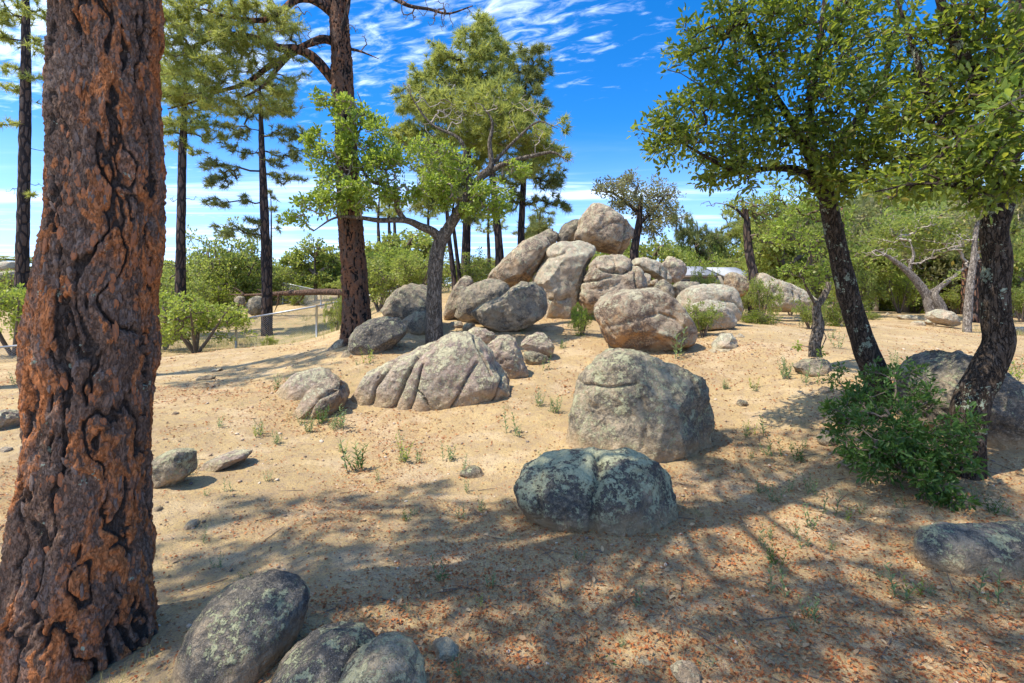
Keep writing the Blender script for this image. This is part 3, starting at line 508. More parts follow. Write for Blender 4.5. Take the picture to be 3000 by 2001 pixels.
# rocks beyond the fence
rock(B, 'dark boulder beyond the fence under the fallen log', 'N1', [(1075,650),(1120,580),(1200,558),(1270,585),(1295,660),(1265,725),(1150,745),(1085,715)], 21, 'grey', .9, 3)
rock(B, 'white topped rock near the far corner of the fence', 'N1', [(1325,400),(1370,375),(1450,390),(1470,425),(1400,440),(1330,430)], 33, 'pale')
rock(B, 'dark rock below the white topped rock by the far fence', 'N1', [(1335,470),(1370,430),(1480,435),(1530,480),(1500,520),(1380,525)], 32, 'grey')
for i, (q_, yy) in enumerate((([(560,470),(640,410),(760,400),(800,450),(780,510),(620,520)], 34), ([(285,480),(330,450),(395,465),(380,500),(300,500)], 34), ([(225,650),(270,615),(340,625),(345,670),(260,685)], 26), ([(960,600),(1000,560),(1060,570),(1080,640),(1000,660)], 24), ([(420,560),(520,510),(600,540),(580,600),(460,610)], 30))):
    rock(B, ['pale outcrop under bushes on the hill beyond the fence', 'small tan rock behind the second left pine trunk', 'grey rock beyond the fence right of the big pine trunk', 'dark rock left of the boulder under the log', 'pale rock behind the yellow green bush'][i], 'N1', q_, yy, ['pale', 'tan', 'grey', 'grey', 'pale'][i], bury=2)
for i, q_ in enumerate(([(-30,1220),(20,1200),(90,1200),(110,1225),(60,1250),(-20,1250)], [(-40,1260),(20,1245),(100,1245),(110,1290),(0,1300)])):
    rock(B, ['upper pale outcrop on the hill at the far left edge', 'lower pale outcrop on the hill at the far left edge'][i], 'C1', q_, 32-i*2, 'pale')

# scattered pebbles: nobody could count them
rng = np.random.default_rng(5)
def scatter(n, ymin, ymax, dens=None, power=1.6):
    """ground points, thicker near the path of view"""
    out = []
    while sum(map(len, out)) < n:
        u = rng.random(n*3); y = ymin*(ymax/ymin)**(u**.9); x = (rng.random(n*3)*2-1)*1.25*y
        if dens is not None:
            k = rng.random(n*3)*2.2 < dens(x, y); x, y = x[k], y[k]
        out.append(np.stack([x, y], -1))
    return np.concatenate(out)[:n]
def rand_rot(n, flat=.3, r=rng):
    """frames (n,3,3) whose third axis is near vertical"""
    nz_ = np.stack([r.normal(0, flat, n), r.normal(0, flat, n), np.ones(n)], -1); nz_ /= np.linalg.norm(nz_, axis=1)[:, None]
    a_ = r.random(n)*6.283; t1 = np.stack([np.cos(a_), np.sin(a_), np.zeros(n)], -1)
    t2 = np.cross(nz_, t1); t2 /= np.linalg.norm(t2, axis=1)[:, None]; t1 = np.cross(t2, nz_)
    return t1, t2, nz_
pts = scatter(3500, 1.4, 13); V, Fc = ico(0)
sz = .0025+.006*rng.random(len(pts))**3*2; sz *= np.clip(pts[:, 1]/3, 1, 2.2); t1, t2, t3 = rand_rot(len(pts), .4)
sc3 = .6+.7*rng.random((len(pts), 12))
VV = V[None]*sc3[..., None]*sz[:, None, None]
VV = VV[..., 0:1]*t1[:, None]+VV[..., 1:2]*t2[:, None]+.6*VV[..., 2:3]*t3[:, None]
VV += np.stack([pts[:, 0], pts[:, 1], gz(pts[:, 0], pts[:, 1])+sz*.2], -1)[:, None]
FF = (Fc[None]+12*np.arange(len(pts))[:, None, None]).reshape(-1, 3)
m, n = new_mat('gravel'); g_ = n.n('ShaderNodeNewGeometry'); crp = n.n('ShaderNodeValToRGB', ins={0: g_.outputs['Random Per Island']})
crp.color_ramp.elements[0].color = (.16, .13, .11, 1); crp.color_ramp.elements[1].color = (.60, .50, .38, 1); k = crp.color_ramp.elements.new(.5); k.color = (.40, .28, .18, 1)
finish(n, crp.outputs[0], .9); M['gravel'] = m
tag(obj('gravel', mesh('gravel', VV.reshape(-1, 3), FF, m, smooth=False)), 'fine granite gravel scattered over the sandy ground', 'gravel', kind='stuff')

def kites(pos, t1, t2, t3, L, Wd, fold=.25, curl=.15):
    """a leaf = pointed oval, folded at its midrib: six points, four triangles as two quads"""
    n_ = len(pos); L = np.broadcast_to(L, n_); Wd = np.broadcast_to(Wd, n_)
    loc = np.array([(0, 0, 0), (.35, .5, fold), (.75, .38, fold*.7), (1, 0, -curl), (.75, -.38, fold*.7), (.35, -.5, fold)])
    VV = pos[:, None]+loc[None, :, 0:1]*t1[:, None]*L[:, None, None]+loc[None, :, 1:2]*t2[:, None]*Wd[:, None, None]+loc[None, :, 2:3]*t3[:, None]*Wd[:, None, None]
    f = np.array([(0, 3, 2, 1), (0, 5, 4, 3)]); FF = (f[None]+6*np.arange(n_)[:, None, None]).reshape(-1, 4)
    return VV.reshape(-1, 3), FF
def quads(pos, t1, t2, t3, L, Wd, fold=.2):
    n_ = len(pos); L = np.broadcast_to(L, n_); Wd = np.broadcast_to(Wd, n_)
    loc = np.array([(0, 0, 0), (.5, .5, fold), (1, 0, 0), (.5, -.5, fold)])
    VV = pos[:, None]+loc[None, :, 0:1]*t1[:, None]*L[:, None, None]+loc[None, :, 1:2]*t2[:, None]*Wd[:, None, None]+loc[None, :, 2:3]*t3[:, None]*Wd[:, None, None]
    f = np.array([(0, 3, 2, 1)]); FF = (f[None]+4*np.arange(n_)[:, None, None]).reshape(-1, 4)
    return VV.reshape(-1, 3), FF
for nm, cnt, L0, mt, lb, yr, far in (('leaf_litter', 42000, .019, 'litter', 'reddish brown fallen leaf litter over the sand', (1.4, 14), 1), ('dry_leaves', 4200, .034, 'litter_t', 'tan dry oak leaves scattered on the ground', (1.4, 12), 2)):
    pts = scatter(cnt, *yr, litter_density)
    if far == 2:
        k = rng.random(len(pts)) < .35+.65*(np.exp(-((pts[:, 0]-2.4)**2/1.2+(pts[:, 1]-2.1)**2/.6))+np.exp(-((pts[:, 0]-2)**2/.3+(pts[:, 1]-4.6)**2/.5)))
        pts = pts[k]
    t1, t2, t3 = rand_rot(len(pts), .35); L = L0*(.55+.8*rng.random(len(pts)))*np.clip(pts[:, 1]/4, 1, 1.8)
    pos = np.stack([pts[:, 0], pts[:, 1], gz(pts[:, 0], pts[:, 1])+.004+.006*rng.random(len(pts))], -1)
    VV, FF = (kites(pos, t1, t2, t3, L, L*(.42+.25*rng.random(len(pts))), .3, -.12) if far == 2 else quads(pos, t1, t2, t3, L, L*(.5+.25*rng.random(len(pts))), .3))
    tag(obj(nm, mesh(nm, VV, FF, M[mt])), lb, 'leaves', kind='stuff')
pts = scatter(9000, 1.4, 9, lambda x, y: litter_density(x, y)**1.6*.5)
t1, t2, t3 = rand_rot(len(pts), .12); L = .07+.09*rng.random(len(pts))
pos = np.stack([pts[:, 0], pts[:, 1], gz(pts[:, 0], pts[:, 1])+.006+.008*rng.random(len(pts))], -1)
VV, FF = quads(pos, t1, t2, t3, L, .0022, 0)
tag(obj('pine_straw', mesh('pine_straw', VV, FF, M['litter'])), 'dry brown pine needles strewn on the sand', 'pine needles', kind='stuff')

pts = scatter(420, 1.5, 14, litter_density); a_ = rng.random(len(pts))*6.283; L = .05+.22*rng.random(len(pts))**2
p0 = np.stack([pts[:, 0], pts[:, 1], gz(pts[:, 0], pts[:, 1])+.006], -1); ex_ = pts[:, 0]+np.cos(a_)*L; ey_ = pts[:, 1]+np.sin(a_)*L
p1 = np.stack([ex_, ey_, gz(ex_, ey_)+.008], -1); TW = (p0, p1)
# ------------------------------------------------------------------ plants
def frames(dr):
    dr = dr/np.maximum(np.linalg.norm(dr, axis=1), 1e-9)[:, None]
    up = np.where(np.abs(dr[:, 2:3]) > .95, np.array([[1., 0, 0]]), np.array([[0, 0, 1.]]))
    s_ = np.cross(up, dr); s_ /= np.linalg.norm(s_, axis=1)[:, None]; u_ = np.cross(dr, s_); return dr, s_, u_
def prisms(p0, p1, r0, r1, k=3):
    d_, s_, u_ = frames(p1-p0); n_ = len(p0); an = np.arange(k)*2*math.pi/k
    ring = np.cos(an)[None, :, None]*s_[:, None]+np.sin(an)[None, :, None]*u_[:, None]
    r0 = np.broadcast_to(r0, n_); r1 = np.broadcast_to(r1, n_)
    VV = np.concatenate([p0[:, None]+ring*r0[:, None, None], p1[:, None]+ring*r1[:, None, None]], 1)
    f = np.array([(i, (i+1) % k, k+(i+1) % k, k+i) for i in range(k)]); FF = (f[None]+2*k*np.arange(n_)[:, None, None]).reshape(-1, 4)
    return VV.reshape(-1, 3), FF
V_, F_ = prisms(TW[0], TW[1], .0035, .0015, 4); tag(obj('fallen_twigs', mesh('fallen_twigs', V_, F_, M['twig'])), 'small dry twigs fallen on the sand', 'twigs', kind='stuff')
def spline(pts, n_):
    pts = np.asarray(pts, float); m_ = len(pts)
    if m_ == 2: return pts[0]+(pts[1]-pts[0])*np.linspace(0, 1, n_)[:, None]
    dd = np.concatenate([[0], np.cumsum(np.linalg.norm(np.diff(pts, axis=0), axis=1))]); t_ = np.linspace(0, dd[-1], n_)
    ex = np.concatenate([[2*pts[0]-pts[1]], pts, [2*pts[-1]-pts[-2]]]); out = np.zeros((n_, pts.shape[1]))
    i = np.clip(np.searchsorted(dd, t_, 'right')-1, 0, m_-2); u = ((t_-dd[i])/np.maximum(dd[i+1]-dd[i], 1e-9))[:, None]
    p0, p1, p2, p3 = ex[i], ex[i+1], ex[i+2], ex[i+3]
    return .5*((2*p1)+(-p0+p2)*u+(2*p0-5*p1+4*p2-p3)*u*u+(-p0+3*p1-3*p2+p3)*u**3)
def tube(pts, radii, sides=10, n_=24, rough=.08, seed=0, lump=0.0, freq=7):
    c = spline(pts, n_); L_ = np.linspace(0, 1, n_); R_ = np.interp(L_, np.linspace(0, 1, len(radii)), radii)
    t_ = np.gradient(c, axis=0); _, s_, u_ = frames(t_)
    # keep frames from flipping on near-vertical limbs
    for i in range(1, n_):
        tt_ = t_[i]/np.linalg.norm(t_[i]); v = s_[i-1]-tt_*(s_[i-1]@tt_); v /= np.linalg.norm(v); s_[i] = v; u_[i] = np.cross(tt_, v)
    an = np.arange(sides)*2*math.pi/sides
    dr = np.cos(an)[None, :, None]*s_[:, None]+np.sin(an)[None, :, None]*u_[:, None]
    V_ = (c[:, None]+dr*R_[:, None, None]).reshape(-1, 3)
    nn = fbm(V_*np.array([freq, freq, freq*.4])+seed, seed, 3)
    if lump: nn = nn+lump*vnoise(V_*2.2+seed, seed+2)
    V_ = V_+dr.reshape(-1, 3)*(nn*rough)[:, None]*np.repeat(R_, sides)[:, None]
    ii_ = np.arange(n_*sides).reshape(n_, sides); jj = np.roll(ii_, -1, 1)
    q_ = np.stack([ii_[:-1], jj[:-1], jj[1:], ii_[1:]], -1).reshape(-1, 4)
    V_ = np.concatenate([V_, c[-1:]+t_[-1:]/np.linalg.norm(t_[-1])*R_[-1]*.3]); k = len(V_)-1
    cap = np.stack([ii_[-1], jj[-1], np.full(sides, k)], -1)
    return V_, [q_, cap], c, R_
def ball(cx, n_, r, clump=5, rs=rng, shell=2.4):
    """n_ points in an ellipsoid with centre cx and radii r, in clumps"""
    k = max(1, n_//clump); dr = rs.normal(size=(k, 3)); dr /= np.linalg.norm(dr, axis=1)[:, None]
    c = dr*(rs.random(k)**(1/shell))[:, None]
    p = np.repeat(c, clump, 0)+rs.normal(0, .16, (k*clump, 3)); return cx+p*np.array(r)
DENS = 1.7
def E(cr, lst, per=60, clump=5):
    """ellipsoids (x, y, Y, rx, ry, depth radius[, density]) in crop pixels -> cluster points"""
    out = []
    for e in lst:
        x, y, Yv, rx, ry, rd = e[:6]; den = e[6] if len(e) > 6 else 1
        a_, b_, c_, d_ = CR[cr]; cx = P(a_+c_*x, b_+d_*y, Yv)
        R3 = (rx*c_/F*Yv, rd, ry*d_/F*Yv); n_ = int(max(6, DENS*per*den*(R3[0]*R3[1]*R3[2])**(2/3)))
        out.append(ball(cx, n_, R3, clump))
    return np.concatenate(out)
def skeleton(nodes, cl, r_tip=.0022, rs=rng, rmax=.05):
    """join every cluster to the nearest wood already there; thickness grows with what it carries"""
    nodes = [np.asarray(nodes)]; base = nodes[0]
    d0 = np.min(np.linalg.norm(cl[:, None]-base[None, ::max(1, len(base)//60)], axis=-1), axis=1); order = np.argsort(d0); cl = cl[order]
    M_ = len(cl); N0 = len(base); cap = N0+M_*2; A_ = np.full((cap, 3), 1e6); A_[:N0] = base; par = np.full(cap, -1); n_ = N0
    for p in cl:
        d_ = np.sum((A_[:n_]-p)**2, 1); j = int(np.argmin(d_)); q = A_[j]; ln = math.sqrt(d_[j])
        mid = (p+q)/2+rs.normal(0, .12, 3)*ln+np.array([0, 0, -.06*ln]); A_[n_] = mid; par[n_] = j; A_[n_+1] = p; par[n_+1] = n_; n_ += 2
    cnt = np.zeros(n_); cnt[N0+1::2] = 1
    for i in range(n_-1, N0-1, -1): cnt[par[i]] += cnt[i]
    i = np.arange(N0, n_); r = np.minimum(r_tip*np.sqrt(np.maximum(cnt, 1)), rmax)
    return A_[par[i]], A_[i], np.minimum(r[i]*1.25, rmax), r[i], cl
def leafset(cl, per, spread, L, wr, up=.25, rs=rng, kind='kite', droop=0.0, center=None):
    c = np.repeat(cl, per, 0); n_ = len(c); dr = rs.normal(size=(n_, 3)); dr /= np.linalg.norm(dr, axis=1)[:, None]
    if center is not None:
        o_ = c-center; o_ /= np.maximum(np.linalg.norm(o_, axis=1), 1e-6)[:, None]; dr = dr+o_*.4
    dr[:, 2] += up-droop; d_, s_, u_ = frames(dr); roll = rs.random(n_)*6.283
    s2 = s_*np.cos(roll)[:, None]+u_*np.sin(roll)[:, None]; u2 = np.cross(d_, s2)
    flip = np.sign(u2[:, 2:3]+1e-9); u2 = u2*flip; s2 = s2*flip
    pos = c+d_*(spread*rs.random(n_)**.7)[:, None]; Ls = L*(.6+.7*rs.random(n_))
    if kind == 'kite': V_, F_ = kites(pos, d_, s2, u2, Ls, Ls*wr)
    else: V_, F_ = quads(pos, d_, s2, u2, Ls, Ls*wr)
    return V_, F_, (pos, d_, s2, u2, Ls)
def needleset(cl, axis, per, L, wd, rs=rng, spread=.9):
    """tufts: long needles fanning from the twig end"""
    n_ = len(cl)*per; ax = np.repeat(axis, per, 0); c = np.repeat(cl, per, 0)
    dr = ax*.75+rs.normal(0, 1, (n_, 3))*spread*.75; dr[:, 2] += .12; d_, s_, u_ = frames(dr); Ls = L*(.65+.5*rs.random(n_))
    roll = rs.random(n_)*6.283; s2 = s_*np.cos(roll)[:, None]+u_*np.sin(roll)[:, None]
    b = c-ax*(rs.random(n_)*L*.6)[:, None]; V_ = np.stack([b-s2*wd/2, b+s2*wd/2, b+d_*Ls[:, None]+np.array([0, 0, -.08])*Ls[:, None]], 1)
    return V_.reshape(-1, 3), np.arange(n_*3).reshape(-1, 3)
def tree(name, label, cat, limbs, cl, leaf, bark, twig, group=None, bare=None, trunk_mesh=None, r_tip=.0022, tw_min=0.0, sides=14, rmax=.05, parts=0, tname='trunk', rough=.08, lump=.0, freq=7):
    """limbs: [(points, radii)], the first one is the trunk"""
    base = np.array(limbs[0][0][0], float); root = thing(name, label, cat, base, group); nodes = []
    for i, (pts_, rad) in enumerate(limbs):
        ln = np.sum(np.linalg.norm(np.diff(np.asarray(pts_), axis=0), axis=1)); n_ = int(max(8, min(90, ln/.06)))
        if i == 0 and trunk_mesh is not None:
            me, c = trunk_mesh[:2]; o = obj(tname, me, root); o.location = (0, 0, 0)
            # trunk mesh is given relative to the base
        else:
            V_, F_, c, _ = tube(pts_, rad, sides if i == 0 else max(6, sides-5), n_, rough, i*3+1, lump, freq); obj(tname if i == 0 else 'branch', mesh(tname, V_-base, F_, bark), root)
        nodes.append(c[int(len(c)*.45):] if i == 0 and len(limbs) > 1 else c[int(len(c)*.25):])
    nodes = np.concatenate(nodes)
    allc = cl if bare is None else np.concatenate([cl, bare])
    p0, p1, r0, r1, _ = skeleton(nodes, allc, r_tip, rmax=rmax)
    V_, F_ = prisms(p0, p1, np.maximum(r0, tw_min), np.maximum(r1, tw_min), 3); tag(obj('twigs', mesh('twigs', V_-base, F_, twig), root), kind='stuff')
    kind = leaf[0]; cen = cl.mean(0)
    if kind == 'needle':
        _, per, L, wd, mat = leaf; ax = p1-p0
        tip = p1[1::2]; dirs = (p1-p0)[1::2]; k = np.argmin(np.abs(tip[:, None, 0]-tip[None, :1, 0]), axis=1) if False else None
        if bare is not None:
            # only clusters that carry needles
            from_set = set(map(tuple, np.round(cl, 5))); keep = np.array([tuple(t__) in from_set for t__ in np.round(tip, 5)]); tip = tip[keep]; dirs = dirs[keep]
        dirs = dirs/np.maximum(np.linalg.norm(dirs, axis=1), 1e-6)[:, None]
        V_, F_ = needleset(tip, dirs, per, L, wd); tag(obj('foliage', mesh('foliage', V_-base, F_, mat, smooth=False), root), kind='stuff')
    else:
        _, per, spread, L, wr, mat = leaf[:6]; V_, F_, inf = leafset(cl, per, spread, L, wr, kind=kind, center=cen)
        if parts:
            # the leaves that show largest stand as parts of their own
            pos, d_, s2, u2, Ls = inf; sx = pos[:, 0]/np.maximum(pos[:, 1], .1); szz = (pos[:, 2]-CAMZ)/np.maximum(pos[:, 1], .1)
            vis = (pos[:, 1] > .5) & (np.abs(sx) < 1.05) & (szz < .63) & (szz > -.78); score = np.where(vis, Ls/np.maximum(pos[:, 1], .3), -1)
            pick = np.argsort(-score)[:parts]; nf = 2 if kind == 'kite' else 1; keep = np.ones(len(pos), bool); keep[pick] = False
            F_ = F_[np.repeat(keep, nf)]
            ident = np.zeros((1, 3)); v1, f1_ = kites(ident, np.array([[1., 0, 0]]), np.array([[0, 1., 0]]), np.array([[0, 0, 1.]]), 1.0, wr); lm_ = mesh('leaf', v1, f1_, mat)
            for j in pick:
                lo = obj('leaf', lm_, root); Ml = Matrix((tuple(d_[j]*Ls[j]), tuple(s2[j]*Ls[j]), tuple(u2[j]*Ls[j]))).transposed().to_4x4(); Ml.translation = Vector(pos[j]-base); lo.matrix_local = Ml
            used, inv = np.unique(F_, return_inverse=True); V_ = V_[used]; F_ = inv.reshape(F_.shape)
        tag(obj('foliage', mesh('foliage', V_-base, F_, mat), root), kind='stuff')
    return root

# --- the big ponderosa trunk at the left, with real bark plates
def bark_trunk(cen, rad, sides, rows, base, depth, sc, seed=3, extra=None, mat='bark_pine'):
    c = spline(cen, rows); R_ = np.interp(np.linspace(0, 1, rows), np.linspace(0, 1, len(rad)), rad)
    an = np.arange(sides)*2*math.pi/sides; dr = np.stack([np.cos(an), np.sin(an), np.zeros(sides)], -1)
    ring = np.repeat(dr[None], rows, 0).reshape(-1, 3); cc_ = np.repeat(c, sides, 0); RR = np.repeat(R_, sides)
    p = ring*.28+np.stack([cc_[:, 0]*0, cc_[:, 1]*0, cc_[:, 2]], -1)
    big_ = fbm(p*np.array([3.5, 3.5, 1.3])+seed, seed, 3)
    wrp = np.stack([fbm(p*5, seed+i, 3) for i in (20, 30, 40)], -1)*.055
    tw_ = p[:, 2]*.25; px_ = p[:, 0]*np.cos(tw_)-p[:, 1]*np.sin(tw_); py_ = p[:, 0]*np.sin(tw_)+p[:, 1]*np.cos(tw_)
    q_ = np.stack([px_, py_, p[:, 2]], -1)+wrp; k_ = sc/10.5
    n1 = np.abs(fbm(q_*np.array([11, 11, 2.3])*k_+seed, seed, 3, .5)); n2 = np.abs(fbm(q_*np.array([21, 21, 7.5])*k_+seed, seed+31, 3, .55))
    rag = .05*fbm(p*np.array([60, 60, 40]), seed+9, 3, .6)
    fur = sstep(n1+rag, .03, .19); fin = sstep(n2+rag*1.2, .02, .13); plate = fur*(.62+.38*fin)
    ter = fbm(q_*np.array([19, 19, 8])*k_, seed+5, 5, .62); lay = np.floor(ter*3.6+.5)/3.6
    idc = np.clip(.5+.55*fbm(q_*np.array([7, 7, 2.6])*k_, seed+71, 4, .6)+.35*lay, 0, 1); id2 = idc
    dsp = depth*(.70*fur+.24*fur*fin+.42*fur*lay+.16*fbm(p*np.array([55, 55, 30]), seed+15, 3, .6))-depth*.6+.03*big_
    V_ = cc_+ring*(RR+dsp)[:, None]
    if extra is not None: V_ += extra(cc_, ring)
    ii_ = np.arange(rows*sides).reshape(rows, sides); jj = np.roll(ii_, -1, 1)
    q4 = np.stack([ii_[:-1], jj[:-1], jj[1:], ii_[1:]], -1).reshape(-1, 4)
    return mesh('trunk', V_-base, q4, M[mat], attr={'plate': plate, 'cell': np.clip(idc*.7+id2*.3, 0, 1)}), c, (V_, ring, plate, sides)
YP = 2.2
def edge(py, l, r):
    a0, a1 = math.atan((l-CXP)/F), math.atan((r-CXP)/F); am, hf = (a0+a1)/2, (a1-a0)/2
    return np.array([YP*math.tan(am), YP, P(0, py, YP)[2], YP/math.cos(am)*math.sin(hf)])
prof = [edge(*a) for a in [(1620, -60, 325), (1568, -38, 332), (1450, -28, 348), (1300, -12, 352), (1180, 6, 350), (1060, 34, 351), (950, 46, 352), (850, 54, 355), (720, 62, 361), (640, 74, 366), (560, 94, 372), (400, 95, 372), (300, 101, 370), (200, 106, 366), (100, 110, 366), (0, 112, 368), (-120, 114, 366)]]
cen = [p[:3] for p in prof]; rad = [p[3]*.975 for p in prof]
cen = [cen[0]+np.array([0, 0, -.25])]+cen; rad = [rad[0]*1.08]+rad
base = np.array([cen[0][0], YP, g1(cen[0][0], YP)])
def flare(cc_, ring):
    k = np.exp(-np.maximum(cc_[:, 2]-base[2], 0)/.14); a_ = np.arctan2(ring[:, 1], ring[:, 0])
    return ring*(k*(.05+.05*np.sin(a_*5+1)))[:, None]
tm = bark_trunk(cen, rad, 290, 470, base, .024, 10.5, 3, flare)
top = cen[-1]
crown_up = np.array([top, top+[.05, .1, 2.2], top+[.15, .25, 5], top+[.1, .3, 8]])
limbs = [([base], [0])]
def shadow_src(x, y, z):
    """where something at height z must hang to shade the ground point (x, y)"""
    k = (z-g1(x, y))/SUND.z; return np.array([x+SUND.x*k, y+SUND.y*k, z])
root = thing('ponderosa_pine', 'huge orange barked pine trunk filling the left foreground', 'tree', base)
o = obj('trunk', tm[0], root)
V_, F_, c_, _ = tube(crown_up, [rad[-1], rad[-1]*.85, .14, .05], 20, 60, .05, 4); obj('upper_trunk', mesh('upper_trunk', V_-base, F_, M['bark_pine2']), root)
# loose flakes of bark, each its own piece
V_, ring_, plt_, ns_ = tm[2]; fr_ = np.random.default_rng(8); toc = np.array([0, 0, 1.3])-V_; toc[:, 2] = 0
ok = np.where((plt_ > .8) & (V_[:, 2] < 3.1) & (V_[:, 2] > .1) & (np.sum(ring_*toc, 1) > .25*np.linalg.norm(toc, axis=1)))[0]
fm = []
for k in range(8):
    na = 9; an = np.arange(na)*2*math.pi/na+fr_.normal(0, .12, na); rr_ = .62+.5*fr_.random(na); top_ = np.stack([np.cos(an)*rr_*.5, np.sin(an)*rr_, np.full(na, .12)+fr_.normal(0, .02, na)], -1); bot_ = top_*[1.12, 1.08, 0]-[0, 0, .3]
    fm.append(mesh('bark_flake', np.concatenate([top_, bot_, [[0, 0, .16]]]), [np.array([(i, (i+1) % na, 2*na) for i in range(na)]), np.array([(na+i, na+(i+1) % na, (i+1) % na, i) for i in range(na)])], M['flake_o' if k < 5 else 'flake_g'], smooth=False))
for k in range(290):
    j = fr_.choice(ok); sz_ = .010+.016*fr_.random(); nrm = ring_[j]+fr_.normal(0, .10, 3); nrm /= np.linalg.norm(nrm); upv = np.array([fr_.normal(0, .22), 0, 1.]); xa = np.cross(upv, nrm); xa /= np.linalg.norm(xa); ya = np.cross(nrm, xa)
    fo = obj('bark_flake', fm[fr_.integers(8)], root); Ml = Matrix((tuple(xa*sz_), tuple(ya*sz_*(1+1.1*fr_.random())), tuple(nrm*.011))).transposed().to_4x4(); Ml.translation = Vector(V_[j]-base-nrm*.001); fo.matrix_local = Ml
cl = []; brs = []
rs = np.random.default_rng(11)
# unseen crown pads, placed above the frame to throw dappled shade on the foreground
pads = [(-.6, 2.2, 5.6, 1.0), (.5, 2.6, 6.2, 1.1), (1.4, 2.2, 6.0, 1.0), (2.3, 2.6, 7.2, .8), (.0, 3.3, 6.8, .9), (1.0, 3.6, 7.2, .9), (-1.4, 2.6, 5.2, .8), (-2.4, 2.0, 6.3, 1.0), (3.1, 3.4, 7.6, 1.0), (1.9, 1.3, 6.8, .7), (-.2, 1.2, 6.0, 1.0), (-1.0, 4.0, 7.4, .55), (-2.0, 3.7, 7.0, .45), (2.0, 4.5, 7.0, .85), (3.0, 4.4, 7.4, 1.0), (2.5, 5.3, 7.6, .6), (3.8, 5.2, 7.8, .9), (-1.3, 3.1, 6.4, .6), (-.3, 3.4, 6.0, .55), (-2.2, 2.9, 6.2, .6), (3.6, 2.4, 7.8, .8)]
for (x, y, z, r) in pads:
    s_ = shadow_src(x, y, z); cl.append(ball(s_, int(165*r*r), (r*.98, r*.8, .42), 4, rs))
    k = np.argmin(np.abs(c_[:, 2]-(z-.4))); st_ = c_[k]; mid = (st_+s_)/2+[0, 0, -.25]; brs.append(np.array([st_, mid, s_]))
nodes = [c_[20:]]
for bb in brs:
    V_, F_, cc2, _ = tube(bb, [.034, .02, .008], 7, 16, .08, 5); obj('branch', mesh('branch', V_-base, F_, M['bark_pine2']), root); nodes.append(cc2)
cl = np.concatenate(cl); p0, p1, r0, r1, _ = skeleton(np.concatenate(nodes), cl, .0016, rmax=.012)
V_, F_ = prisms(p0, p1, r0, r1, 3); tag(obj('twigs', mesh('twigs', V_-base, F_, M['twig']), root), kind='stuff')
tip = p1[1::2]; dd_ = (p1-p0)[1::2]; dd_ /= np.linalg.norm(dd_, axis=1)[:, None]
V_, F_ = needleset(tip, dd_, 24, .19, .013, rs); tag(obj('foliage', mesh('foliage', V_-base, F_, M['needle'], smooth=False), root), kind='stuff')

# an unseen pine, added past the left edge to cast shade on the slope
tb = np.array([-9.6, 7.6, g1(-9.6, 7.6)]); tt_ = np.array([tb, tb+[.1, 0, 4], tb+[.0, .2, 8], tb+[.1, .1, 11]])
pc = np.concatenate([ball(shadow_src(x, y, z), int(120*r*r), (r, r*.55, .4), 4, rs) for x, y, z, r in ((-4.9, 8.9, 8.6, .9), (-4.0, 9.4, 9.3, .9), (-5.8, 9.2, 8.8, .7), (-4.4, 8.2, 8.9, .7), (-3.4, 8.8, 9.8, .7), (-5.0, 7.9, 9.6, .8), (-3.6, 8.0, 9.0, .6), (-4.6, 9.6, 9.0, .7), (-2.9, 9.3, 9.6, .5))])
tree('ponderosa_pine', 'unseen pine added outside the left edge to shade the slope', 'tree', [(tt_, (.22, .19, .14, .05))], pc, ('needle', 24, .19, .013, M['needle']), M['bark_pine2'], M['twig'], r_tip=.002, rmax=.03)

# --- tall second pine
Y2 = 9.9
cen2 = [P(818, 800, Y2), P(819, 730, Y2), P(813, 640, Y2), P(807, 540, Y2), P(798, 400, Y2), P(790, 250, Y2), P(781, 100, Y2), P(775, 0, Y2), P(768, -160, Y2), P(765, -400, Y2)]
rad2 = [.34, .262, .232, .222, .205, .19, .18, .165, .13, .06]
b2 = cen2[0].copy(); b2[2] = g1(b2[0], b2[1])-.05
tm2 = bark_trunk(cen2, rad2, 70, 380, b2, .035, 11.0, 8, None, 'bark_pine_d')
L2 = [([cen2[0]], [0])]
L2 += [(PP('C1', [(1525,75),(1450,20),(1370,12),(1290,70),(1200,112),(1050,95),(930,60)], (Y2, 9.2, 8.6)), (.10, .07, .045, .015)),
       (PP('C1', [(1535,390),(1450,290),(1370,245),(1290,240),(1180,195),(1060,175),(960,200),(840,250)], (Y2, 9.3, 8.8)), (.11, .085, .05, .015)),
       (PP('C1', [(1530,205),(1470,200),(1350,255),(1270,340),(1200,420),(1120,465)], (Y2, 9.5, 9.0)), (.09, .06, .04, .012)),
       (PP('C1', [(1360,252),(1240,320),(1130,400),(1000,440),(880,490),(770,520)], (9.7, 9.3, 8.6)), (.07, .05, .03, .01)),
       (PP('C1', [(1520,40),(1440,-60),(1300,-80),(1150,-20),(1000,0),(880,20)], (Y2, 9.4, 9.0)), (.09, .06, .03, .01)),
       (PP('C2', [(150,20),(300,-40),(400,10),(470,45),(560,60),(650,80),(760,45)], (Y2, 9.6, 9.2)), (.07, .05, .03, .01)),
       (PP('C2', [(190,240),(250,255),(330,288)], (Y2, 9.7)), (.035, .02, .006)),
       (PP('C2', [(150,190),(185,60),(195,-20)], (Y2-.15, 9.7)), (.06, .045, .03))]
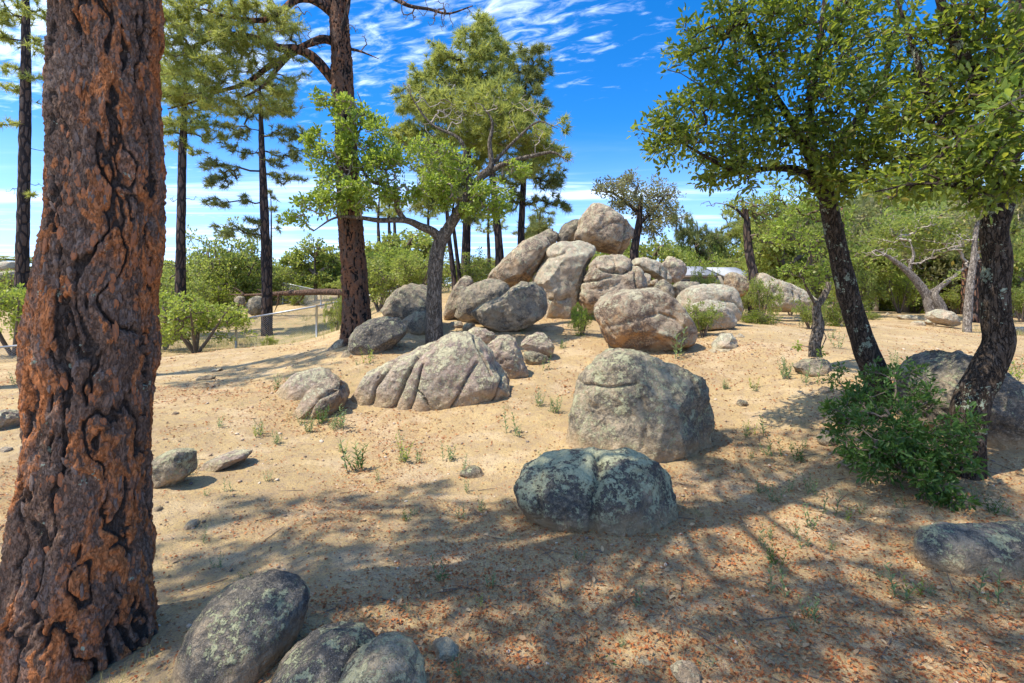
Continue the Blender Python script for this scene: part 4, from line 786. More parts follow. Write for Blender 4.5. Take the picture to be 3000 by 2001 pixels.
cl2 = 1.0*E('C1', [(900,120,8.9,170,90,.5),(1080,60,9.0,170,70,.6),(1230,130,9.1,170,70,.6),(1000,230,8.9,200,80,.6),(850,330,8.7,130,90,.5),(1150,300,9.2,150,80,.5,.7),(1000,440,9.0,170,60,.5),(820,480,8.7,100,70,.4),(1250,480,9.1,130,60,.4,.7),(1330,330,9.4,100,60,.4,.6),(1330,120,9.5,90,60,.4,.5),(780,200,8.7,80,120,.5),(960,330,8.8,120,60,.4),(1120,200,9.1,150,60,.5),(850,60,8.9,120,90,.5),(960,500,8.8,120,40,.4),(1280,420,9.3,80,60,.4)], 300)
bare2 = np.concatenate([E('C2', [(560,70,9.4,170,50,.35),(640,110,9.3,90,50,.3),(230,190,9.8,70,90,.2)], 260), E('C1', [(1440,200,9.6,70,110,.3),(1300,40,9.2,130,60,.4)], 220)])
rr2 = tree('ponderosa_pine', 'tall pine with reddish trunk and long left limbs beside dark boulder', 'tree', L2, cl2, ('needle', 26, .17, .012, M['needle']), M['bark_pine2'], M['twig'], bare=bare2, trunk_mesh=tm2, r_tip=.0035, rmax=.03)
rr2.location = b2

# --- background pines
def pine(label, trunk, rad, ells, cr, per=120, n=26, L=.27, wd=.027, mat='needle', bark='bark_far', bare=None, tw='twig_d', sides=9, group=None, limbs=()):
    cl_ = E(cr, ells, per*(1.7 if 'central oak' in label or 'middle' in label else .95))
    rad = tuple(x*.56 for x in rad)
    return tree('pine_tree', label, 'tree', [(trunk, rad)]+list(limbs), cl_, ('needle', n, L, wd, M[mat]), M[bark], M[tw], group=group, bare=bare, r_tip=.005, tw_min=.005, sides=sides, rmax=.045)
def drop(pts, dz=.3):
    pts = np.array(pts); b_ = pts[0].copy(); b_[2] = g1(b_[0], b_[1])-dz; return np.concatenate([[b_], pts]) if b_[2] < pts[0][2]-.02 else pts
Ya = 17.5
pine('thin straight pine at the left edge with bare lower trunk', drop(PP('C1', [(102,1265),(108,1000),(115,600),(120,250),(118,0),(116,-250)], 18)), (.42, .36, .33, .30, .24, .1),
     [(30,60,18,90,60,1.2),(170,40,18,60,50,1),(200,240,18,60,60,.9,.7),(30,300,18,60,50,.9,.6),(40,430,18,70,40,.8,.7),(60,560,18,70,40,.8,.5),(0,150,18,60,50,1),(190,350,18,50,40,.8,.5),(180,900,18,30,15,.4,.6)], 'C1', 75, bare=E('C1', [(60,870,18,60,70,.6),(160,840,18,40,60,.5),(170,640,18,40,80,.5)], 18))
pine('slim pine just right of the big trunk with high crown', drop(PP('C1', [(828,1365),(832,1000),(838,700),(845,560),(850,300)], 19)), (.38, .33, .28, .24, .12),
     [(850,560,19,110,45,1.2),(770,640,19,80,40,1),(930,600,19,80,35,1),(850,430,19,120,80,1.3),(800,330,19,110,80,1.2),(960,520,19,60,40,.8),(870,700,19,60,30,.7,.6)], 'C1', 80, bare=E('C1', [(790,950,19,50,110,.6),(880,930,19,45,90,.6)], 14))
pine('layered pine with flat dark branches above the far bushes', drop(PP('C1', [(1225,1340),(1215,1000),(1203,700),(1195,450),(1190,330)], 20)), (.42, .36, .3, .2, .05),
     [(1180,420,20,110,45,1.2),(1130,500,20,110,45,1.1),(1280,520,20,110,40,1.1),(1050,590,20,110,30,1),(1320,610,20,100,35,1),(1340,700,20,90,30,.9),(1080,690,20,80,28,.8,.8),(990,750,20,80,25,.9),(1330,810,20,90,25,.8),(1060,800,20,90,25,.8,.7),(990,840,20,80,22,.8),(1030,935,20,70,22,.7),(1160,920,20,60,25,.6,.7),(1250,750,20,60,35,.7,.6),(1100,1060,20,100,35,.9),(1170,1020,20,50,30,.7)], 'C1', 95, mat='needle_d')
pine('thin young pine close behind the layered pine', drop(PP('C1', [(1245,1300),(1246,1000),(1243,880)], 24)), (.14, .1, .03), [(1260,930,24,40,50,.5),(1280,1010,24,40,60,.5,.6),(1230,880,24,25,30,.4)], 'C1', 40, mat='needle_d')
pine('tallest middle pine with rounded crown above the central oak', drop(PP('C2', [(728,1210),(738,900),(742,600),(752,300),(790,110)], Ya)), (.34, .28, .22, .14, .04),
     [(810,130,Ya,90,50,.9),(760,230,Ya,110,70,1.1),(700,330,Ya,130,70,1.2),(620,250,Ya,70,60,.9),(900,230,Ya,70,60,.9),(450,450,Ya,60,60,.8),(440,620,Ya,70,60,.8),(900,520,Ya,110,80,1.1),(840,330,Ya,110,80,1.2),(560,300,Ya,50,50,.7),(500,370,Ya,60,50,.8),(640,430,Ya,130,70,1.2),(520,500,Ya,110,70,1.1),(780,470,Ya,110,80,1.2),(480,600,Ya,70,50,.8),(620,580,Ya,120,70,1.1),(760,620,Ya,100,70,1),(560,700,Ya,110,60,1),(680,760,Ya,130,60,1),(860,700,Ya,110,70,1),(640,860,Ya,110,50,.9,.8)], 'C2', 70, mat='needle')
pine('pine with grey brown trunk right behind the central oak crown', drop(PP('C2', [(885,1200),(865,950),(845,750),(835,560),(850,420)], 15.5)), (.32, .26, .2, .12, .03),
     [(880,430,15.5,110,60,.9),(950,560,15.5,130,70,1),(900,520,15,150,90,1),(1000,620,15,120,70,.9),(650,480,15.2,110,90,.9),(700,620,15.2,100,60,.8),(1060,660,15.5,110,60,.9,.8),(850,650,15.5,110,60,.9,.8),(1150,720,15.5,90,40,.7,.7),(1180,600,15.5,40,50,.5,.4),(980,790,15.5,110,50,.8,.6)], 'C2', 80, bare=E('C2', [(900,560,15,160,140,.8),(1120,700,15,110,80,.7),(640,480,15.5,160,140,.8)], 40), tw='twig_g')
pine('right pine of the middle group with drooping lower limbs', drop(PP('C2', [(982,1120),(988,950),(995,800),(1000,600),(1005,350),(1030,230)], 18.5)), (.3, .26, .22, .18, .1, .03),
     [(1040,240,18.5,70,40,.8),(1060,340,18.5,80,50,.9),(980,300,18.5,80,50,.9,.8),(1010,440,18.5,110,60,1),(930,540,18.5,90,60,.9),(1090,500,18.5,50,50,.7,.7),(1030,740,18.5,110,50,1),(1120,830,18.5,110,50,1,.8),(930,820,18.5,80,60,.8,.7),(1170,930,18.5,60,40,.7,.7),(950,930,18.5,80,50,.8,.6),(1060,920,18.5,70,40,.7,.5)], 'C2', 75, mat='needle_d')
pine('dark trunked pine left of pair behind the central oak', drop(PP('C2', [(675,1290),(655,1120),(640,950),(620,800)], 15)), (.17, .14, .11, .04), [(620,820,15,90,70,.8),(560,930,15,80,60,.8),(700,900,15,70,60,.7),(580,760,15,80,50,.8)], 'C2', 90, mat='needle_d')
pine('slim reddish pine beside the dark trunk behind central oak', drop(PP('C2', [(700,1280),(682,1120),(668,980),(690,860)], 15.6)), (.15, .12, .1, .03), [(700,830,15.6,80,60,.7),(760,960,15.6,70,50,.7)], 'C2', 80, mat='needle_d')
pine('small bushy pine behind the top of the leaning slab', drop(PP('C2', [(1060,1140),(1065,1050),(1070,970)], 22)), (.12, .09, .03), [(1070,990,22,70,35,.8),(1090,1050,22,80,35,.9),(1010,1060,22,60,40,.8),(1060,1110,22,90,30,.9)], 'C2', 70, mat='needle_d')
for i, (x, yt, yb) in enumerate(((330, 1010, 1150), (380, 1000, 1150), (405, 990, 1150), (835, 1060, 1190), (560, 1000, 1200))):
    pine('distant pine whose dark trunk shows among others behind the tall pine' if i < 3 else ['', '', '', 'distant thin pine trunk right of the tallest middle pine', 'distant pine left of the central oak trunk'][i],
         drop(PP('C2', [(x, yb), (x-4, yt), (x+3, yt-130)], 30+i)), (.26, .22, .05), [(x,yt-90,30+i,60,40,1.4),(x+20,yt-20,30+i,70,35,1.4),(x-30,yt-50,30+i,50,35,1.2)], 'C2', 22, L=.3, wd=.03, mat='needle', group='distant pines behind the tall pine' if i < 3 else None)

# --- central oak
Yo = 9.7
ot = PP('C2', [(588,1560),(582,1400),(588,1250),(605,1130),(640,1060)], Yo); ot[0][2] = g1(ot[0][0], Yo)-.1
lo = [(ot, (.20, .165, .15, .15, .13)),
      (PP('C2', [(612,1110),(580,1065),(520,1040),(450,1012),(330,1012),(240,1000),(130,1000),(30,1060)], (Yo, 9.4, 9.0)), (.10, .08, .06, .05, .035, .02, .01)),
      (PP('C2', [(450,1015),(415,960),(405,890),(350,850),(280,820),(220,700)], (9.5, 9.1)), (.06, .05, .04, .03, .012)),
      (PP('C2', [(635,1070),(690,980),(745,880),(800,810),(845,760),(838,660),(850,560),(800,480)], (Yo, 9.6, 9.5)), (.12, .10, .085, .07, .05, .03, .01)),
      (PP('C2', [(790,820),(870,770),(940,740),(1040,715),(1130,700),(1200,740)], (Yo, 9.4, 9.2)), (.07, .055, .045, .03, .01)),
      (PP('C2', [(745,880),(735,760),(700,640),(560,560),(440,380)], (Yo, 9.7, 9.9)), (.06, .045, .03, .02, .008)),
      (PP('C2', [(240,1000),(190,860),(230,640),(260,520),(230,420)], (9.2, 9.0)), (.035, .03, .02, .012, .006)),
      (PP('C2', [(845,760),(960,640),(1060,560),(1150,590)], (Yo, 9.4)), (.045, .03, .02, .006))]
clo = E('C2', [(130,480,9.0,110,38,.35,1.1),(50,650,9.0,65,45,.3,.9),(290,600,9.1,90,55,.4),(230,520,9.1,50,40,.3),(80,800,9.0,80,60,.4,.6),(360,760,9.2,140,75,.5,1.1),(250,880,9.1,120,70,.45),(560,860,9.3,120,60,.5,1.2),(440,900,9.3,90,50,.4),(40,950,9.0,90,65,.4,.8),(-60,1010,8.9,60,45,.3,.6),(250,700,9.1,100,60,.4,.7),(820,900,9.6,110,60,.5),(620,720,9.6,130,80,.5,.6),(480,700,9.6,110,60,.5,.6),(880,980,9.6,70,40,.4,.7),(980,780,9.4,80,40,.4,.6),(700,800,9.6,90,60,.4,.7),(640,950,9.4,60,35,.3,.8),(150,900,8.9,90,90,.4,.8),(100,700,9.0,90,70,.4,.7),(180,620,9.0,70,70,.35,.8),(740,960,9.5,90,40,.35,.8)], 480)
bro = E('C2', [(640,520,9.7,200,140,.5),(950,560,9.5,180,120,.5),(1100,680,9.3,100,60,.4),(200,760,9.1,100,120,.4),(120,860,9.0,110,110,.4),(480,430,9.8,90,80,.4)], 80)
tree('oak_tree', 'small oak with grey forked trunk and bright yellow green leaves', 'tree', lo, clo, ('kite', 9, .08, .072, .52, M['oak_bright']), M['bark_oak'], M['twig_g'], bare=bro, r_tip=.0036, rmax=.03, sides=28, parts=300, rough=.05, lump=.5)

# --- two oaks at the right with a shared canopy
Yr = 5.6
rt = PP('D', [(2028,935),(2012,870),(1985,800),(1955,700),(1930,600),(1908,500),(1895,430),(1870,380)], (Yr, Yr, 5.4)); rt[0][2] = g1(rt[0][0], rt[0][1])-.1
lr = [(rt, (.155, .13, .118, .112, .105, .095, .08, .06)),
      (PP('D', [(1905,470),(1850,400),(1780,385),(1700,395),(1640,370),(1570,330),(1520,300)], (5.4, 5.2, 5.0)), (.06, .05, .035, .025, .015, .006)),
      (PP('D', [(1880,400),(1830,300),(1770,200),(1740,110),(1700,20)], (5.3, 5.0)), (.06, .045, .03, .02, .01)),
      (PP('D', [(1890,400),(1960,290),(2020,200),(2050,100),(2080,-60)], (5.4, 5.2)), (.07, .05, .035, .025, .015)),
      (PP('D', [(1895,430),(1990,400),(2090,380),(2190,330)], (5.4, 4.6)), (.05, .035, .025, .01)),
      (PP('D', [(1870,390),(1860,260),(1880,120),(1900,-60)], (5.3, 4.9)), (.06, .04, .03, .015))]
clr = E('D', [(1590,110,5.0,65,60,.35,.9),(1560,280,5.0,80,60,.4),(1520,330,5.0,60,45,.3,.7),(1650,200,5.1,90,80,.45),(1640,350,5.2,110,60,.5),(1730,100,5.0,100,110,.5),(1740,280,5.0,100,90,.5),(1700,400,5.1,90,35,.4,.8),(1840,180,4.8,110,110,.6),(1860,330,5.0,110,80,.5),(1800,20,4.8,110,70,.5),(1950,80,4.8,100,90,.6),(1980,250,4.8,110,90,.6),(1980,390,4.8,110,50,.5),(1660,50,5.0,60,50,.3,.6),(2090,160,4.9,90,90,.5,.8),(2080,330,4.6,110,60,.5),(1900,450,5.0,60,35,.3,.6),(2060,430,4.5,80,35,.3,.7),(2020,-20,4.8,110,60,.5)], 500)
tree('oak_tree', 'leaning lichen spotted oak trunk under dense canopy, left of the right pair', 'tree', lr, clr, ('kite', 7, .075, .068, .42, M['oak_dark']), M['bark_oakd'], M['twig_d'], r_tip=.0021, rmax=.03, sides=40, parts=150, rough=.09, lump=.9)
Yq = 4.1
qt = PP('D', [(2212,1010),(2228,930),(2262,860),(2292,790),(2286,730),(2283,660),(2290,600),(2283,530),(2300,450),(2310,330),(2322,200),(2338,60),(2345,-120)], (Yq, Yq, 4.0)); qt[0][2] = g1(qt[0][0], qt[0][1])-.1
lq = [(qt, (.145, .128, .118, .112, .108, .104, .10, .095, .09, .085, .08, .07, .05)),
      (PP('D', [(2300,420),(2230,330),(2150,250),(2100,120),(2060,0)], (4.0, 4.2)), (.045, .04, .035, .02, .01)),
      (PP('D', [(2315,280),(2240,180),(2180,60),(2140,-60)], (4.0, 3.9)), (.06, .05, .04, .02)),
      (PP('D', [(2298,440),(2220,430),(2120,420),(2010,440)], (4.0, 3.7, 3.6)), (.035, .025, .015, .006)),
      (PP('D', [(2320,230),(2400,120),(2450,0)], (4.0, 3.6)), (.05, .035, .015))]
clq = E('D', [(2220,180,3.9,90,90,.45,.8),(2200,350,3.7,110,60,.4),(2300,330,3.5,90,80,.4),(2290,120,3.8,90,90,.4,.7),(2160,60,4.0,90,70,.4,.7),(2290,420,3.6,90,40,.3),(2130,430,3.7,90,35,.3,.8),(2250,40,3.8,90,60,.4,.7),(2380,200,3.4,80,110,.4),(2380,400,3.5,70,80,.4,.7),(2240,460,3.6,60,25,.25,.5),(2340,20,3.6,80,60,.4),(2230,270,3.9,100,60,.4),(2120,250,4.0,90,60,.4,.7),(2200,120,4.0,90,60,.4,.6),(2300,230,3.5,70,60,.3,.8),(2060,400,3.9,80,40,.3)], 560)
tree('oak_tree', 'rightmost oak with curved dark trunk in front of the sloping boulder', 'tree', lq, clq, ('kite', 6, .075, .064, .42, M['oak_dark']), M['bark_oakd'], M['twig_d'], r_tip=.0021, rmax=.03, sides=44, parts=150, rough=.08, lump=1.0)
# a spray of leaves that hangs close to the camera at the right edge
hb = PP('D', [(2420,240),(2370,215),(2320,235),(2290,250)], (1.9, 1.75, 1.7))
tree('oak_sprig', 'close hanging oak sprig with large pale leaves at right edge', 'plant', [(hb, (.006, .005, .003, .002))], E('D', [(2310,240,1.72,35,20,.05),(2345,190,1.75,30,30,.06),(2350,270,1.7,30,30,.06)], 260, 2), ('kite', 3, .02, .042, .42, M['oak_bright']), M['twig'], M['twig'], r_tip=.0008, sides=8, parts=60, tname='stem')
# --- small oak on the craggy rock
st8 = PP('N2', [(1530,1240),(1535,1100),(1565,950),(1548,850),(1545,775),(1600,700),(1640,620),(1660,540)], 7.2)
tree('oak_tree', 'small gnarled oak growing from the craggy rock ring', 'tree', [(st8, (.10, .085, .085, .075, .06, .05, .045, .035)), (PP('N2', [(1545,775),(1450,600),(1400,450)], (7.2, 6.9)), (.03, .02, .008)), (PP('N2', [(1660,540),(1600,350),(1550,150)], 7.0), (.03, .02, .008))],
     np.concatenate([E('D', [(1800,440,6.6,50,40,.3,.6),(1860,480,6.6,60,45,.35),(1820,530,6.7,50,45,.3,.9),(1870,560,6.7,60,45,.3),(1900,620,6.8,50,35,.3),(1840,620,6.8,45,30,.3,.7),(1920,530,6.6,40,40,.3,.6),(1870,400,6.4,60,40,.3,.7)], 420), E('N2', [(1420,1100,7.1,50,60,.15,.9),(1600,1170,7.1,40,40,.12,.7)], 500)]), ('kite', 7, .055, .05, .42, M['oak_bright']), M['bark_oak'], M['twig'], r_tip=.0022, sides=20, parts=120, rough=.16, lump=.6)

# --- trees behind, right half
def bgtree(label, cr, limbs_, ells, Yt, per, mat, bark='bark_far', L=.105, cat='tree', name='oak_tree', tw='twig', bare=None, n=9, group=None, kind='quad', parts=0):
    limbs2 = [(drop(limbs_[0][0]) if i == 0 else l[0], l[1]) for i, l in enumerate(limbs_)]
    return tree(name, label, cat, limbs2, E(cr, ells, per*3.2), (kind, n, .17, L, .55, M[mat]), M[bark], M[tw], r_tip=.005, tw_min=.005, sides=10, bare=bare, group=group, parts=parts)
bgtree('olive leaved oak behind the topmost boulder', 'C8', [(PP('C8', [(1590,590),(1605,440),(1630,300),(1640,180),(1650,60)], 19), (.24, .2, .17, .14, .06)), (PP('C8', [(1630,300),(1760,180),(1850,60)], 19), (.1, .07, .02)), (PP('C8', [(1635,220),(1500,100),(1380,30)], 19), (.09, .06, .02))],
       [(1640,-20,19,170,60,1.2,.6),(1450,30,19,130,70,1.2,.8),(1800,80,19,150,80,1.3),(1600,120,19,160,80,1.3),(1700,200,19,150,60,1.1),(1900,160,19,70,70,.9,.7),(1340,0,19,110,70,1,.8),(1750,320,19,140,80,1.1),(1450,150,19,100,60,.9,.8),(1880,260,19,90,70,1,.8),(1500,-60,19,120,60,1,.7)], 19, 42, 'olive')
bgtree('leafy oak with a leaning bare trunk above the grey roof', 'N2', [(PP('N2', [(965,500),(940,380),(915,220),(905,60),(900,-40),(860,-200)], 15.5), (.2, .16, .14, .13, .11, .05)), (PP('N2', [(905,-20),(800,-120),(700,-160)], 15.5), (.06, .04, .01))],
       [(900,-160,15.5,200,90,1.2,.5),(1150,-60,15.5,180,100,1.2),(1000,90,15.5,110,70,.9,.6),(1250,120,15.5,150,90,1.1,.8)], 15.5, 70, 'bush', bare=E('N2', [(640,-180,15.5,150,70,.7)], 40))
bgtree('grey forked oak with bleached bare branches at the right', 'N3', [(PP('N3', [(940,1050),(915,960),(900,900),(830,800),(740,700),(600,590),(470,520)], 15), (.2, .17, .14, .12, .09, .06, .02)), (PP('N3', [(910,900),(980,850),(1060,790),(1130,740),(1200,680),(1330,600)], 15), (.1, .08, .07, .05, .03, .01)), (PP('N3', [(750,700),(770,620),(790,560),(760,450)], 15), (.06, .05, .04, .01))],
       [(750,330,16.2,250,120,1.2),(560,400,16,160,100,1.1,.8),(1000,330,16,200,120,1.2),(1150,480,15.6,150,80,1,.6),(900,480,16,200,90,1.1,.7)], 15, 60, 'bush', 'bark_grey', tw='twig_g', bare=E('N3', [(560,560,15,200,60,.7),(1050,500,15,180,70,.7),(1200,640,15,130,60,.6),(850,620,15,120,80,.6)], 90))
bgtree('thick grey stub trunk right beside the forked oak', 'N3', [(PP('N3', [(1030,1040),(1000,960),(970,890),(1010,830)], 14.8), (.17, .15, .13, .05))], [(1010,760,14.8,60,50,.5,.4)], 14.8, 50, 'bush', 'bark_grey', tw='twig_g')
bgtree('slender pale trunked tree near the rightmost oak', 'N3', [(PP('N3', [(1235,1195),(1245,1000),(1262,800),(1290,600),(1305,400),(1340,200),(1380,60)], 13), (.12, .1, .09, .08, .06, .05, .02))], [(1330,80,13,110,80,.8,.7),(1250,220,13,100,80,.7,.5),(1400,300,13,90,80,.7,.4)], 13, 60, 'olive', 'bark_grey', tw='twig_g', bare=E('N3', [(1250,350,13,110,160,.6)], 60))
for i, (x, yb, wd_) in enumerate(((1090, 1060, .42), (1295, 1110, .3), (1215, 1100, .2), (190, 960, .34), (150, 930, .28), (1340, 1120, .16))):
    Yt = (20, 15.5, 18, 17, 20, 17)[i]
    pine(['thick brown trunk pine behind the boulder by forked oak', 'brown pine trunk right behind the slender pale tree', 'dark thin pine left of the slender pale tree', 'dark brown pine just left behind leaning oak trunk', 'second dark pine left behind leaning oak trunk', 'thin far pine close to the rightmost oak'][i],
         drop(PP('N3', [(x, yb), (x-8, yb-200), (x+5, yb-500), (x, yb-800)], Yt)), (wd_, wd_*.85, wd_*.7, .06), [(x,yb-600,Yt,150,90,1.5),(x+60,yb-720,Yt,140,90,1.5),(x-70,yb-760,Yt,140,80,1.4)], 'N3', 26, L=.25, wd=.024, mat='needle_d', bark='bark_pine2')

# --- generic background trees, copied and varied
def bush_proto(name, mat, bark, kind='bush', seed=1):
    r_ = np.random.default_rng(seed); root_ = thing(name, 'x', 'bush', (0, 0, 0)); 
    if kind == 'bush':
        st_ = []
        for k in range(6):
            a_ = r_.random()*6.28; st_.append(np.array([[0, 0, 0], [.18*math.cos(a_), .18*math.sin(a_), .3], [.42*math.cos(a_), .42*math.sin(a_), .75]]))
        cl_ = np.concatenate([ball(np.array([r_.normal(0, .32), r_.normal(0, .32), .62+r_.normal(0, .16)]), 60, (.36, .36, .27), 5, r_) for _ in range(12)])
        rad = .03
    else:
        st_ = [np.array([[0, 0, 0], [.02, 0, .45], [0, .03, .9]])]
        for k in range(7):
            a_ = r_.random()*6.28; z_ = .32+.45*r_.random(); st_.append(np.array([[0, 0, z_-.05], [.2*math.cos(a_), .2*math.sin(a_), z_+.08], [.34*math.cos(a_), .34*math.sin(a_), z_+.1]]))
        cl_ = np.concatenate([ball(np.array([r_.normal(0, .2), r_.normal(0, .2), .62+r_.normal(0, .2)]), 60, (.22, .22, .15), 5, r_) for _ in range(15)])
        rad = .035
    nodes = []; Vs = []; Fs = []; off = 0
    for s_ in st_:
        V_, F_, c, _ = tube(s_, (rad, rad*.7, rad*.3), 6, 10, .1, seed); obj('trunk' if kind != 'bush' else 'stem', mesh('stem', V_, F_, M[bark]), root_); nodes.append(c[3:])
    cl_ = cl_[cl_[:, 2] > .06]
    p0, p1, r0, r1, _ = skeleton(np.concatenate(nodes), cl_, .0022, r_, .02); V_, F_ = prisms(p0, p1, r0, r1, 3)
    tag(obj('twigs', mesh('twigs', V_, F_, M['twig']), root_), kind='stuff')
    if kind == 'pine':
        dd = (p1-p0)[1::2]; dd /= np.linalg.norm(dd, axis=1)[:, None]; V_, F_ = needleset(p1[1::2], dd, 20, .085, .008, r_)
        sm = False
    else:
        V_, F_, _ = leafset(cl_, 8, .05, .048, .62, kind='quad', rs=r_, center=cl_.mean(0)); sm = True
    tag(obj('foliage', mesh('foliage', V_, F_, M[mat], smooth=sm), root_), kind='stuff'); return root_
PR = {'b1': bush_proto('bush', 'bush', 'twig', 'bush', 1), 'b2': bush_proto('bush', 'bush', 'twig', 'bush', 2), 'y': bush_proto('bush', 'bush_y', 'twig', 'bush', 3),
      'd': bush_proto('bush', 'oak_dark', 'twig', 'bush', 4), 't1': bush_proto('oak_tree', 'bush', 'twig', 'tree', 5), 't2': bush_proto('oak_tree', 'olive', 'twig_g', 'tree', 6),
      'p1': bush_proto('pine_tree', 'needle_d', 'bark_far', 'pine', 7), 'p2': bush_proto('pine_tree', 'needle', 'bark_far', 'pine', 8), 's': bush_proto('shrub', 'oak_bright', 'twig', 'bush', 9)}
used = set(); rs = random.Random(4)
def put(k, px, ytop, Y, w_, label, cat='bush', group=None, h=None):
    """copy of a prototype: its base on the ground at distance Y, its top at image height ytop, w_ pixels wide"""
    X_ = (px-CXP)/F*Y; z0 = g1(X_, Y)-.08; H_ = max(.25, CAMZ+(HOR-ytop)/F*Y-z0) if h is None else h; Wm = w_/F*Y
    o = PR[k] if k not in used else copy_tree(PR[k]); used.add(k)
    o.location = (X_, Y, z0); o.rotation_euler = (0, 0, rs.random()*6.28)
    base_w = 1.5 if PR[k].name.startswith(('bush', 'shrub')) else .95
    o.scale = (Wm/base_w, Wm/base_w, H_/1.05)
    tag(o, label, cat, group); return o
put('y', 450, 672, 15.8, 230, 'yellow green bush right behind the fence beside big pine')
put('y', 30, 640, 16, 200, 'sunlit bush at the far left edge behind the fence')
put('b1', 380, 610, 26, 170, 'pale green bush right of the big trunk on the hill')
put('b1', 530, 540, 30, 190, 'large grey green bush with dark stems under layered pine')
put('d', 470, 590, 30.5, 100, 'dark stemmed bush left of the layered pine')
put('t1', 725, 545, 31, 120, 'small dark oak silhouetted near the far fence corner', 'tree')
put('b2', 620, 600, 33, 140, 'green bush between layered pine and small dark oak')
put('b1', 780, 590, 33, 130, 'green bush right of the small dark oak')
put('d', 500, 640, 27, 120, 'low dark brush beneath the grey green bush')
put('b2', 775, 680, 16.5, 50, 'sprawling small bush left of the tall pine base')
put('b2', 590, 655, 30, 110, 'low scrub behind the middle of the fallen log')
put('d', 690, 650, 29, 90, 'dark low scrub near the far fence corner')
put('b1', 420, 640, 22, 130, 'pale bush behind the yellow green bush on the left')
put('y', 620, 770, 15.9, 26, 'small grassy bush on the slope between fence posts')
put('b2', 380, 740, 16.8, 70, 'bush low against the fence beside the big pine')
put('b1', 870, 600, 17, 140, 'green bush directly right of the tall pine trunk')
put('y', 900, 560, 22, 170, 'yellow green thicket between tall pine and central oak')
put('b2', 960, 585, 19, 130, 'bush behind the grey boulder by central oak')
put('t1', 935, 520, 27, 170, 'rounded green tree behind the central thicket', 'tree')
put('b1', 1070, 590, 16.5, 130, 'bush between the central oak and leaning slab')
put('y', 1150, 620, 19, 110, 'low thicket left behind the leaning slab')
put('p1', 1240, 480, 28, 90, 'far pine beside the small bushy one behind the pile', 'tree')
put('t1', 1500, 540, 24, 130, 'green tree right behind the olive oak trunk', 'tree')
put('y', 1575, 560, 54, 110, 'bright tree between olive oak and grey roof', 'tree')
put('p1', 1600, 490, 56, 110, 'dark pine rising above the left end of roof', 'tree')
put('p2', 1660, 505, 58, 140, 'rounded yellowish pine above the grey roof', 'tree')
put('p2', 1760, 500, 56, 130, 'pine behind the leaning bare trunk', 'tree')
put('b1', 1618, 622, 20, 70, 'feathery bush in front of the left roof part')
put('t1', 1800, 470, 24, 180, 'leafy oak behind the sloping pale outcrop', 'tree')
put('y', 1790, 590, 26, 120, 'bright bush behind the sloping pale outcrop')
put('p1', 1850, 440, 32, 150, 'dark pine behind the small gnarled oak', 'tree')
put('t1', 1960, 480, 26, 170, 'green oak between the leaning oak and far row', 'tree')
put('y', 2065, 622, 19, 95, 'small bright green tree glowing behind forked oak', 'tree')
put('t2', 2010, 470, 23, 190, 'yellowing oak behind the forked oak', 'tree')
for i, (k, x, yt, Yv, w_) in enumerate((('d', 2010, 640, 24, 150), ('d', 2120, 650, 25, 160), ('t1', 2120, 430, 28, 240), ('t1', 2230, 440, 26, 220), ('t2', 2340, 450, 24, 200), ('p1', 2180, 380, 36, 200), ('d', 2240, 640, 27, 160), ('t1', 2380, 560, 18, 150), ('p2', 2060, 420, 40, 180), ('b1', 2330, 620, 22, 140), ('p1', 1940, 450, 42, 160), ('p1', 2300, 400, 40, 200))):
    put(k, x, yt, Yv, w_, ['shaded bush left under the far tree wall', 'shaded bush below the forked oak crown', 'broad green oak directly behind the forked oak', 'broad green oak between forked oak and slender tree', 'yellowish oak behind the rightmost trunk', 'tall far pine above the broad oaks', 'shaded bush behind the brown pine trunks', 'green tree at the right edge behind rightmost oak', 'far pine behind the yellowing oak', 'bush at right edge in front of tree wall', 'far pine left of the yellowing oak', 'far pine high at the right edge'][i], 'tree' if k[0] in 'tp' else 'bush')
for i, (k, x, yt, Yv, w_, lb) in enumerate((('t1', 1975, 545, 19, 130, 'leafy oak filling the gap right of the leaning trunk'), ('b1', 1950, 620, 17.5, 110, 'broad bush right of the leaning trunk in middle distance'), ('t1', 2080, 500, 21, 190, 'rounded oak crown left behind the forked oak'), ('t2', 2190, 480, 19.5, 190, 'greyish oak crown between the forked oak and rightmost oak'), ('t1', 2260, 540, 20, 150, 'oak crown just left of the rightmost trunk'), ('b2', 2100, 640, 22, 150, 'dark bushes low behind the forked oak'), ('t1', 2345, 520, 17, 130, 'oak crown at the right edge of the photo'), ('b1', 2345, 660, 15.5, 80, 'bush low at the right edge'), ('p2', 2120, 380, 30, 220, 'broad pine crown above the grey forked oak'), ('p1', 1880, 470, 28, 140, 'pine seen between the two right oaks'), ('t1', 1695, 560, 55, 130, 'oak crown around the leaning bare trunk'), ('b1', 2200, 660, 18.5, 110, 'bush behind the pale boulder of the forked oak'), ('p2', 2260, 400, 31, 200, 'pine crown high beside the rightmost oak'), ('y', 1815, 640, 18, 80, 'bright bush right behind the sloping outcrop end'), ('t1', 1320, 560, 30, 120, 'small green tree left behind the topmost boulder'), ('t1', 1420, 540, 26, 110, 'green tree half hidden by the topmost boulder'))):
    put(k, x, yt, Yv, w_, lb, 'tree' if k[0] in 'tp' else 'bush')
for i in range(52):   # the wood that closes the view far off
    x = -150+(i % 26)*105+rs.uniform(-40, 40)+(50 if i > 25 else 0); Yv = rs.uniform(48, 58) if i < 26 else rs.uniform(62, 80); k = rs.choice(['p1', 'p2', 't1', 'p1'])
    put(k, x, rs.uniform(560, 615) if x > 1100 else rs.uniform(585, 625), Yv, rs.uniform(130, 190), 'distant tree in the wood that closes the view', 'tree', 'distant trees closing the view')
